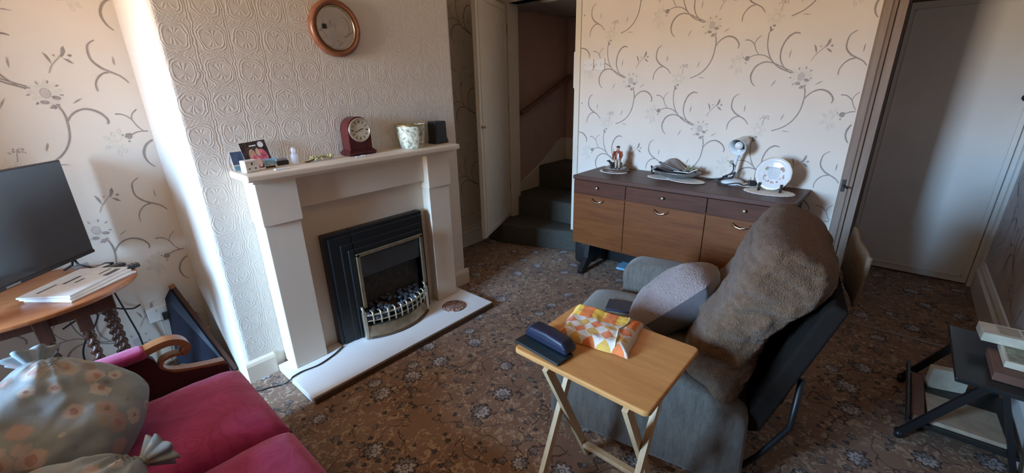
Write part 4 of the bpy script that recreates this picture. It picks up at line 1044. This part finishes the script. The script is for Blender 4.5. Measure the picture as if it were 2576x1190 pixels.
Mp = rz @ Matrix((xv, yv, zv)).transposed().to_4x4()
pillow('pillow', 'plump pillow, pinkish fleece above and grey velvet below, on the recliner seat', .46, .46, .25, ['fleece', 'velvet_grey'], rl(.03, .015, .56), Mp, .014, 9)
o = MB().box((-.055, -.06, 0), (.055, .06, .012), .004).build('tablet', 'navy'); o.location = rl(-.02, .265, .473); o.rotation_euler = (0, 0, RA+.15); tag(o, 'dark navy tablet case lying on the recliner seat', 'tablet')

# ------------------------------------------------------------------ low black table with boxes, far right
bt = thing('side_table', 'low black table with slanted legs and a shelf by the right wall', 'table', (2.53, -.50, 0))
BT = (2.53, -.50, 0)
P(MB().box((2.265, -.655, .362), (2.79, -.385, .380), .003), 'table_top', 'table_shelf', bt, BT)
P(MB().box((2.30, -.640, .075), (2.76, -.300, .090), .003), 'shelf', 'table_shelf', bt, BT)
for x in (2.285, 2.785):
    P(MB().tube([(x, -.285, .018), (x, -.385, .20), (x, -.475, .362)], .019, 4, sx=1.1, sy=.75), 'leg', 'table_black', bt, BT)
    P(MB().tube([(x, -.635, .018), (x, -.58, .20), (x, -.53, .362)], .019, 4, sx=1.1, sy=.75), 'leg', 'table_black', bt, BT)
    P(MB().tube([(x-.02, -.285, .018), (x+.02, -.285, .018)], .017, 12), 'foot_cap', 'black_plastic', bt, BT)
P(MB().box((2.28, -.30, .10), (2.79, -.288, .13), .002), 'shelf_rail', 'table_black', bt, BT)
def block(name, label, cat, mat, a, b, rz=0, bev=.003, extra=None):
    c = ((a[0]+b[0])/2, (a[1]+b[1])/2, a[2]); h = [(b[i]-a[i])/2 for i in range(2)]
    m = MB().box((-h[0], -h[1], 0), (h[0], h[1], b[2]-a[2]), bev)
    mats = [mat]
    if extra:
        for (x0, y0, x1, y1, em) in extra:
            if em not in mats: mats.append(em)
            z = b[2]-a[2]+.0006
            m.add([(x0*h[0], y0*h[1], z), (x1*h[0], y0*h[1], z), (x1*h[0], y1*h[1], z), (x0*h[0], y1*h[1], z)], [(0, 1, 2, 3)], mats.index(em))
    o = m.build(name, mats, recalc=False); o.location = c; o.rotation_euler = (0, 0, rz); return tag(o, label, cat)
block('book', 'thick brown book lying lowest on the low black table', 'book', 'brown_book', (2.335, -.652, .381), (2.56, -.490, .418))
block('box', 'green and cream picture box lying on the brown book', 'box', 'cream_card', (2.40, -.650, .419), (2.59, -.520, .448), 0, .003, [(-.9, -.9, .85, .85, 'green_card')])
block('box', 'long cream printed box topmost on the low black table', 'box', 'cream_card', (2.545, -.650, .449), (2.665, -.455, .490), .06, .003, [(-.6, -.2, .7, .45, 'paper_tan'), (-.7, -.9, .7, -.3, 'green_card')])
block('magazine', 'pale magazine on the lower shelf of the black table', 'magazine', 'paper_tan', (2.33, -.60, .0905), (2.56, -.36, .110), .05)
block('magazine', 'brown covered magazine nearest the front of the lower black shelf', 'magazine', 'brown_book', (2.31, -.352, .0905), (2.70, -.306, .118), 0)
block('envelope', 'white envelope upright at the far end of the lower black shelf', 'envelope', 'cream_card', (2.66, -.50, .0905), (2.70, -.36, .20), .3, .002)

# ------------------------------------------------------------------ television table in the left alcove
GO = (-.215, 2.735, 0); GZ = .72
gt = thing('gateleg_table', 'oval polished wooden gateleg table with barley twist legs in the alcove', 'table', GO)
def ov(k, n=64): return [(.425*k*cos(2*pi*i/n), .335*k*sin(2*pi*i/n)) for i in range(n)]
MB().prism(ov(1), lambda a, b, d: (a, b, d), GZ-.022, GZ, .008, 0, 3).build('table_top', 'table_wood', gt)
MB().box((-.30, -.20, GZ-.10), (.30, -.178, GZ-.022), .003).box((-.30, .178, GZ-.10), (.30, .20, GZ-.022), .003).box((-.30, -.18, GZ-.10), (-.278, .18, GZ-.022)).box((.278, -.18, GZ-.10), (.30, .18, GZ-.022)).build('apron', 'table_dark', gt)
def twist(x, y):
    m = MB().box((x-.024, y-.024, .55), (x+.024, y+.024, GZ-.023), .003).box((x-.024, y-.024, .09), (x+.024, y+.024, .17), .003)
    m.lathe([(.024, .17), (.016, .178), (.022, .19), (.015, .20), (.015, .20)], (x, y, 0), 14)
    m.lathe([(.015, .52), (.022, .53), (.016, .542), (.024, .552)], (x, y, 0), 14)
    m.lathe([(.012, 0), (.024, .02), (.026, .04), (.016, .06), (.02, .09)], (x, y, 0), 14)
    n, N = 12, 60; vs = []; fs = []
    for i in range(N+1):
        z = .195+.33*i/N; t = 2*pi*i/N*4.2
        for k in range(n):
            a = 2*pi*k/n; r = .0155+.0065*cos(2*(a-t)) ; vs.append((x+r*cos(a), y+r*sin(a), z))
    for i in range(N):
        for k in range(n): fs.append((i*n+k, i*n+(k+1) % n, (i+1)*n+(k+1) % n, (i+1)*n+k))
    return m.add(vs, fs, 0, True)
for x, y in ((.285, .03), (.185, -.17), (.06, -.185), (-.28, -.17), (-.28, .17), (.27, .185)):
    twist(x, y).build('leg', 'table_dark', gt)
MB().box((-.28, -.18, .10), (.2, -.155, .13), .003).build('stretcher', 'table_dark', gt)
MB().box((-.28, .16, .10), (.27, .185, .13), .003).build('stretcher', 'table_dark', gt)

# television
Rt = Vector((.10, 3.0)); dv = Vector((-.70, -.714)).normalized()
TVW, TVZ0, TVZ1 = .82, .778, 1.254
yaw = atan2(-dv.y, -dv.x)
tv = thing('television', 'flat black television angled on the oval alcove table', 'television', (Rt.x+dv.x*TVW/2, Rt.y+dv.y*TVW/2, GZ+.001), yaw)
h = TVW/2
MB().box((-h, .004, TVZ0-GZ), (h, .028, TVZ1-GZ), .004).box((-.25, .026, .09), (.25, .055, .36), .012).build('body', 'black_plastic', tv)
MB().box((-h+.006, .0015, TVZ0-GZ+.018), (h-.006, .0045, TVZ1-GZ-.006), .001).build('screen', 'tv_screen', tv)
MB().box((-h, .000, TVZ0-GZ), (h, .006, TVZ0-GZ+.016), .002).build('bezel', 'black_satin', tv)
MB().box((-.03, -.001, TVZ0-GZ+.004), (.03, .001, TVZ0-GZ+.012)).build('logo_plate', 'grey_plastic', tv)
for x in (-.30, .30): MB().tube([(x, -.08, .006), (x, .0, .03), (x, .014, TVZ0-GZ+.01), (x, .03, .03), (x, .075, .006)], .006, 6).build('foot', 'black_satin', tv)
# newspapers and remotes
for i, (dx, dy, rz_, lab) in enumerate(((0, 0, .0, 'folded newspaper at the bottom of the pile on the oval table'), (-.012, .01, .06, 'folded newspaper in the middle of the pile on the oval table'), (-.02, .022, .12, 'folded newspaper on top of the pile on the oval table'))):
    m = MB().box((-.155, -.11, 0), (.155, .11, .0085), .002)
    if i == 2:
        for (x0, y0, x1, y1) in ((-.03, .02, .06, .035), (-.02, -.02, .03, -.008), (.05, -.10, .13, -.075), (-.12, .05, -.03, .06), (.07, -.05, .14, -.04)):
            m.add([(x0, y0, .0090), (x1, y0, .0090), (x1, y1, .0090), (x0, y1, .0090)], [(0, 1, 2, 3)], 1)
    o = m.build('newspaper', ['newsprint', 'newsprint_ink'], recalc=False); o.location = (.012+dx, 2.655+dy, GZ+.0005+i*.009); o.rotation_euler = (0, 0, radians(38)+rz_)
    tag(o, lab, 'newspaper', 'newspapers on the oval table')
def remote(label, loc, rz_, l=.17, tilt=0):
    t = thing('remote_control', label, 'remote', loc, rz_, 'remotes on the oval table')
    MB().box((-.022, -l/2, 0), (.022, l/2, .018), .006).build('body', 'black_plastic', t)
    m = MB()
    for i in range(7):
        for x in (-.011, 0, .011): m.box((x-.003, -l/2+.02+i*.016, .0178), (x+.003, -l/2+.028+i*.016, .0205), .001)
    m.build('buttons', 'grey_plastic', t)
remote('black remote control lying nearest the television screen', (.070, 2.840, GZ+.001), radians(-50))
remote('black remote control in the middle, behind the newspaper pile', (.115, 2.800, GZ+.001), radians(-62), .14)
remote('short black remote control overhanging the right rim of the oval table', (.168, 2.738, GZ+.001), radians(-70), .12)
o = MB().box((-.035, -.012, 0), (.035, .012, .004), .001).build('paper_slip', 'newsprint'); o.location = (.092, 2.820, GZ+.0225); o.rotation_euler = (0, 0, .55); tag(o, 'white slip of paper lying on the remotes', 'paper')
o = MB().box((-.03, -.02, 0), (.03, .02, .012), .003).build('card_reader', 'grey_plastic'); o.location = (.03, 2.985, GZ+.001); tag(o, 'small pale gadget under the far end of the television', 'gadget')

# socket, plug and cables in the alcove
sk = thing('wall_socket', 'white double wall socket low in the left alcove', 'socket', (.285, YA, .318))
MB().box((-.072, -.030, -.043), (.072, -.0012, .043), .004).build('plate', 'white_plastic', sk)
for x in (-.045, .02): MB().box((x, -.034, .02), (x+.014, -.030, .034), .002).build('rocker', 'white_plastic', sk)
MB().box((-.01, -.055, -.04), (.04, -.030, .005), .006).build('plug', 'black_plastic', sk)
def cable(label, pts, r, mat='black_plastic'): return tag(MB().tube(smooth_path(pts, 7), r, 7).build('cable', mat), label, 'cable', 'cables behind the oval table')
cable('white cable hanging down from the alcove socket', [(.262, YA-.04, .275), (.262, YA-.045, .2), (.268, YA-.05, .1), (.25, YA-.05, .02)], .004, 'white_plastic')
cable('dark cable looping from the socket plug to the carpet', [(.30, YA-.05, .275), (.305, YA-.06, .22), (.34, YA-.08, .12), (.33, YA-.1, .03), (.22, YA-.12, .008), (.05, YA-.1, .008)], .005)
cable('dark cable curling below the right rim of the oval table', [(.12, YA-.02, .66), (.09, YA-.03, .60), (.07, YA-.03, .52), (.09, YA-.03, .44), (.16, YA-.03, .40), (.20, YA-.03, .41)], .0045)
cable('dark cable arching low behind the twisted legs', [(-.12, YA-.03, .40), (-.05, YA-.03, .43), (.02, YA-.03, .43), (-.01, YA-.03, .36), (-.07, YA-.03, .28), (-.09, YA-.03, .18), (-.06, YA-.04, .02)], .0045)
cable('dark cable dropping straight from the table rim to the floor', [(.105, YA-.03, .63), (.115, YA-.04, .52), (.135, YA-.04, .36), (.15, YA-.05, .2), (.14, YA-.05, .02)], .0045)
# navy board leaning in the corner
nb = thing('leaning_board', 'navy blue pointed board with brown edge leaning in the alcove corner', 'board', (.38, 2.86, 0))
F = [(-.10, .12, .01), (.085, -.24, .01), (-.022, .185, .45), (-.055, .19, .40)]
def slab(pts, off):
    q = [Vector(p) for p in pts]; n = (q[1]-q[0]).cross(q[2]-q[0]).normalized()*off; k = len(q)
    vs = q+[p+n for p in q]
    return MB().add(vs, [tuple(range(k)), tuple(range(2*k-1, k-1, -1))]+[(i, k+i, k+(i+1) % k, (i+1) % k) for i in range(k)])
slab(F, .016).build('panel', 'navy_board', nb)
MB().tube([(.092, -.238, .012), (-.016, .187, .455)], .014, 4).build('edge_strip', 'table_dark', nb)
MB().tube([(-.016, .187, .448), (-.022, .19, .47)], .016, 10).build('finial', 'table_wood', nb)

# ------------------------------------------------------------------ sofa
SF = (.0, 1.44, 0)
sf = thing('sofa', 'crimson damask sofa with separate seat cushions and curved wooden arm', 'sofa', SF)
for (y0, y1) in ((1.448, 1.985), (.905, 1.442), (.362, .899)):
    m = MB()
    def g(s, y0=y0, y1=y1):
        def f(u, v):
            a = 2*u-1; b = 2*v-1
            ex = max(0., 1-abs(a)**7)**.5; ey = max(0., 1-abs(b)**7)**.5; k = ex*ey
            x = .055+.32*a; y = (y0+y1)/2+(y1-y0)/2*b
            z = .355+s*.085*k+(.018*(1-a*a)*(1-b*b) if s > 0 else 0)+.004*fbm((x, y, 0), 9)*k
            return Vector((x, y, z))
        return f
    m.grid(g(1), 40, 36).grid(g(-1), 20, 18)
    P(m, 'seat_cushion', 'sofa_pink', sf, SF)
P(MB().box((-.36, .345, .12), (.34, 1.99, .29), .02), 'frame', 'maroon_dark', sf, SF)
P(MB().prism([(-.27, .24), (-.375, .80), (-.43, .83), (-.48, .79), (-.42, .14), (-.30, .14)], lambda a, b, d: (a, d, b), .345, 1.99, .03, 0, 4), 'backrest', 'sofa_pink', sf, SF)
for ya, yb in ((1.99, 2.05), (.285, .343)):
    P(MB().prism([(-.40, .14), (.30, .14), (.34, .28), (.34, .42), (.24, .455), (.165, .475), (.125, .515), (.115, .56), (.09, .595), (-.40, .585)], lambda a, b, d: (a, d, b), ya+.008, yb-.008, .004), 'arm_panel', 'maroon_dark', sf, SF)
    P(MB().box((-.42, ya-.012, .585), (.10, yb+.006, .625), .017, seg=4), 'arm_pad', 'sofa_pink', sf, SF, smooth=True)
    yc = (ya+yb)/2
    path = smooth_path([(.09, yc, .604), (.13, yc, .612), (.17, yc, .614), (.205, yc, .600), (.222, yc, .572), (.205, yc, .548), (.17, yc, .552), (.138, yc, .545), (.128, yc, .52), (.15, yc, .492), (.20, yc, .470), (.26, yc, .452), (.33, yc, .436)], 5)
    n = len(path); m = MB(); vs = []
    for i, p in enumerate(path):
        t = (path[min(i+1, n-1)]-path[max(i-1, 0)]).normalized(); nn = t.cross(Vector((0, 1, 0))).normalized()
        hw = .013 if i < n*.42 else .006
        for su, sv in ((-1, -1), (1, -1), (1, 1), (-1, 1)): vs.append(p+nn*hw*su+Vector((0, 1, 0))*(.027 if i < n*.42 else .02)*sv)
    fs = [(0, 1, 2, 3), tuple((n-1)*4+k for k in (3, 2, 1, 0))]
    for i in range(n-1):
        for k in range(4): fs.append((i*4+k, (i+1)*4+k, (i+1)*4+(k+1) % 4, i*4+(k+1) % 4))
    m.add(vs, fs); P(m, 'arm_scroll', 'oak_arm', sf, SF)
for x, y in ((.28, .42), (.28, 1.93), (-.36, .42), (-.36, 1.93)):
    P(MB().lathe([(.014, 0), (.022, .10), (.024, .14)], (x, y, 0), 12), 'leg', 'table_dark', sf, SF)

# floral cushions with gathered, tied corners
def tied(label, loc, rot, W, H, T, knot, seed):
    t = thing('cushion', label, 'cushion', loc, 0, 'floral cushions on the sofa')
    M = rot
    m = MB()
    for s in (1, -1):
        def g(u, v, s=s):
            a = 2*u-1; b = 2*v-1
            e = max(0., (1-abs(a)**3))**.5*max(0., (1-abs(b)**3))**.5
            px, py = W/2*a*(1-.32*b*b)**.5, H/2*b*(1-.32*a*a)**.5
            z = s*T/2*e+.022*fbm((px+seed, py, s*2), 5)*e+.008*fbm((px, py+seed, s), 18)*e
            d = math.hypot(px-knot[0], py-knot[1])
            ang = atan2(py-knot[1], px-knot[0])
            z += .012*sin(ang*14+seed)*math.exp(-(d/.10)**2)*e**.3
            return M @ Vector((px, py, z))
        m.grid(g, 44, 40)
    m.build('cover', 'floral_blue', t)
    # frilled tie at the corner
    kx, ky = knot; dirn = Vector((kx, ky, 0)).normalized(); sd_ = Vector((-dirn.y, dirn.x, 0))
    def fr(u, v):
        a = 2*pi*u; r = .013+.040*v*(1+.30*sin(a*7+seed))
        return M @ (Vector((kx, ky, 0))+dirn*(.0+.055*v)+sd_*r*cos(a)*1.1+Vector((0, 0, 1))*r*sin(a)*.8)
    mm = MB().grid(fr, 84, 8, cu=True); f = mm.build('frill', 'floral_blue', t); so = f.modifiers.new('thick', 'SOLIDIFY'); so.thickness = .003
    MB().tube([M @ (Vector((kx, ky, 0))+sd_*.017*cos(a)+Vector((0, 0, .015*sin(a)))) for a in [2*pi*i/20 for i in range(20)]], .006, 8, closed=True).build('tie', 'floral_blue', t)
    return t
def basis(x, y):
    x = Vector(x).normalized(); y = Vector(y); y = (y-y.dot(x)*x).normalized(); z = x.cross(y)
    return Matrix((x, y, z)).transposed()
tied('floral blue cushion with gathered tied corner leaning in the end of the sofa', (-.15, 1.735, .60), basis((.75, -.30, -.55), (.25, .80, .50)), .39, .41, .24, (-.135, .165), 1.3)
tied('floral grey cushion lying nearest the camera on the sofa', (-.205, 1.36, .545), basis((.92, -.38, -.05), (.36, .92, .05)), .36, .36, .19, (.145, .145), 4.1)

# ------------------------------------------------------------------ light
w = bpy.data.worlds.new('world'); scn.world = w; w.use_nodes = True
nt = w.node_tree; bgn = nt.nodes['Background']
tc = nt.nodes.new('ShaderNodeTexCoord'); sx = nt.nodes.new('ShaderNodeSeparateXYZ'); nt.links.new(tc.outputs['Generated'], sx.inputs[0])
rp = nt.nodes.new('ShaderNodeValToRGB'); mr = nt.nodes.new('ShaderNodeMapRange')
mr.inputs['From Min'].default_value = -1; mr.inputs['From Max'].default_value = 1
nt.links.new(sx.outputs[2], mr.inputs[0]); nt.links.new(mr.outputs[0], rp.inputs[0])
e = rp.color_ramp.elements
e[0].position = .0; e[0].color = (.45, .30, .19, 1); e[1].position = 1; e[1].color = (.38, .74, 1.25, 1)
for p, c in ((.47, (.46, .36, .265, 1)), (.512, (.60, .475, .36, 1)), (.535, (.58, .98, 1.5, 1)), (.7, (.50, .90, 1.4, 1))):
    q = e.new(p); q.color = c
nt.links.new(rp.outputs[0], bgn.inputs[0]); bgn.inputs[1].default_value = 42
pl_ = bpy.data.lights.new('daylight', 'AREA'); pl_.shape = 'RECTANGLE'; pl_.size = WY1-WY0; pl_.size_y = WZ1-WZ0
pl_.cycles.is_portal = True
po = bpy.data.objects.new('window_daylight', pl_); COL.objects.link(po)
po.location = (XN-WT-.003, (WY0+WY1)/2, (WZ0+WZ1)/2); po.rotation_euler = (pi/2, 0, -pi/2)
scn.view_settings.view_transform = 'Standard'; scn.view_settings.look = 'None'; scn.view_settings.gamma = 1
scn.view_settings.use_curve_mapping = False
scn.view_settings.exposure = 1.5
scn.cycles.max_bounces = 10; scn.cycles.diffuse_bounces = 6
scn.cycles.use_denoising = True
scn.cycles.sample_clamp_indirect = 6
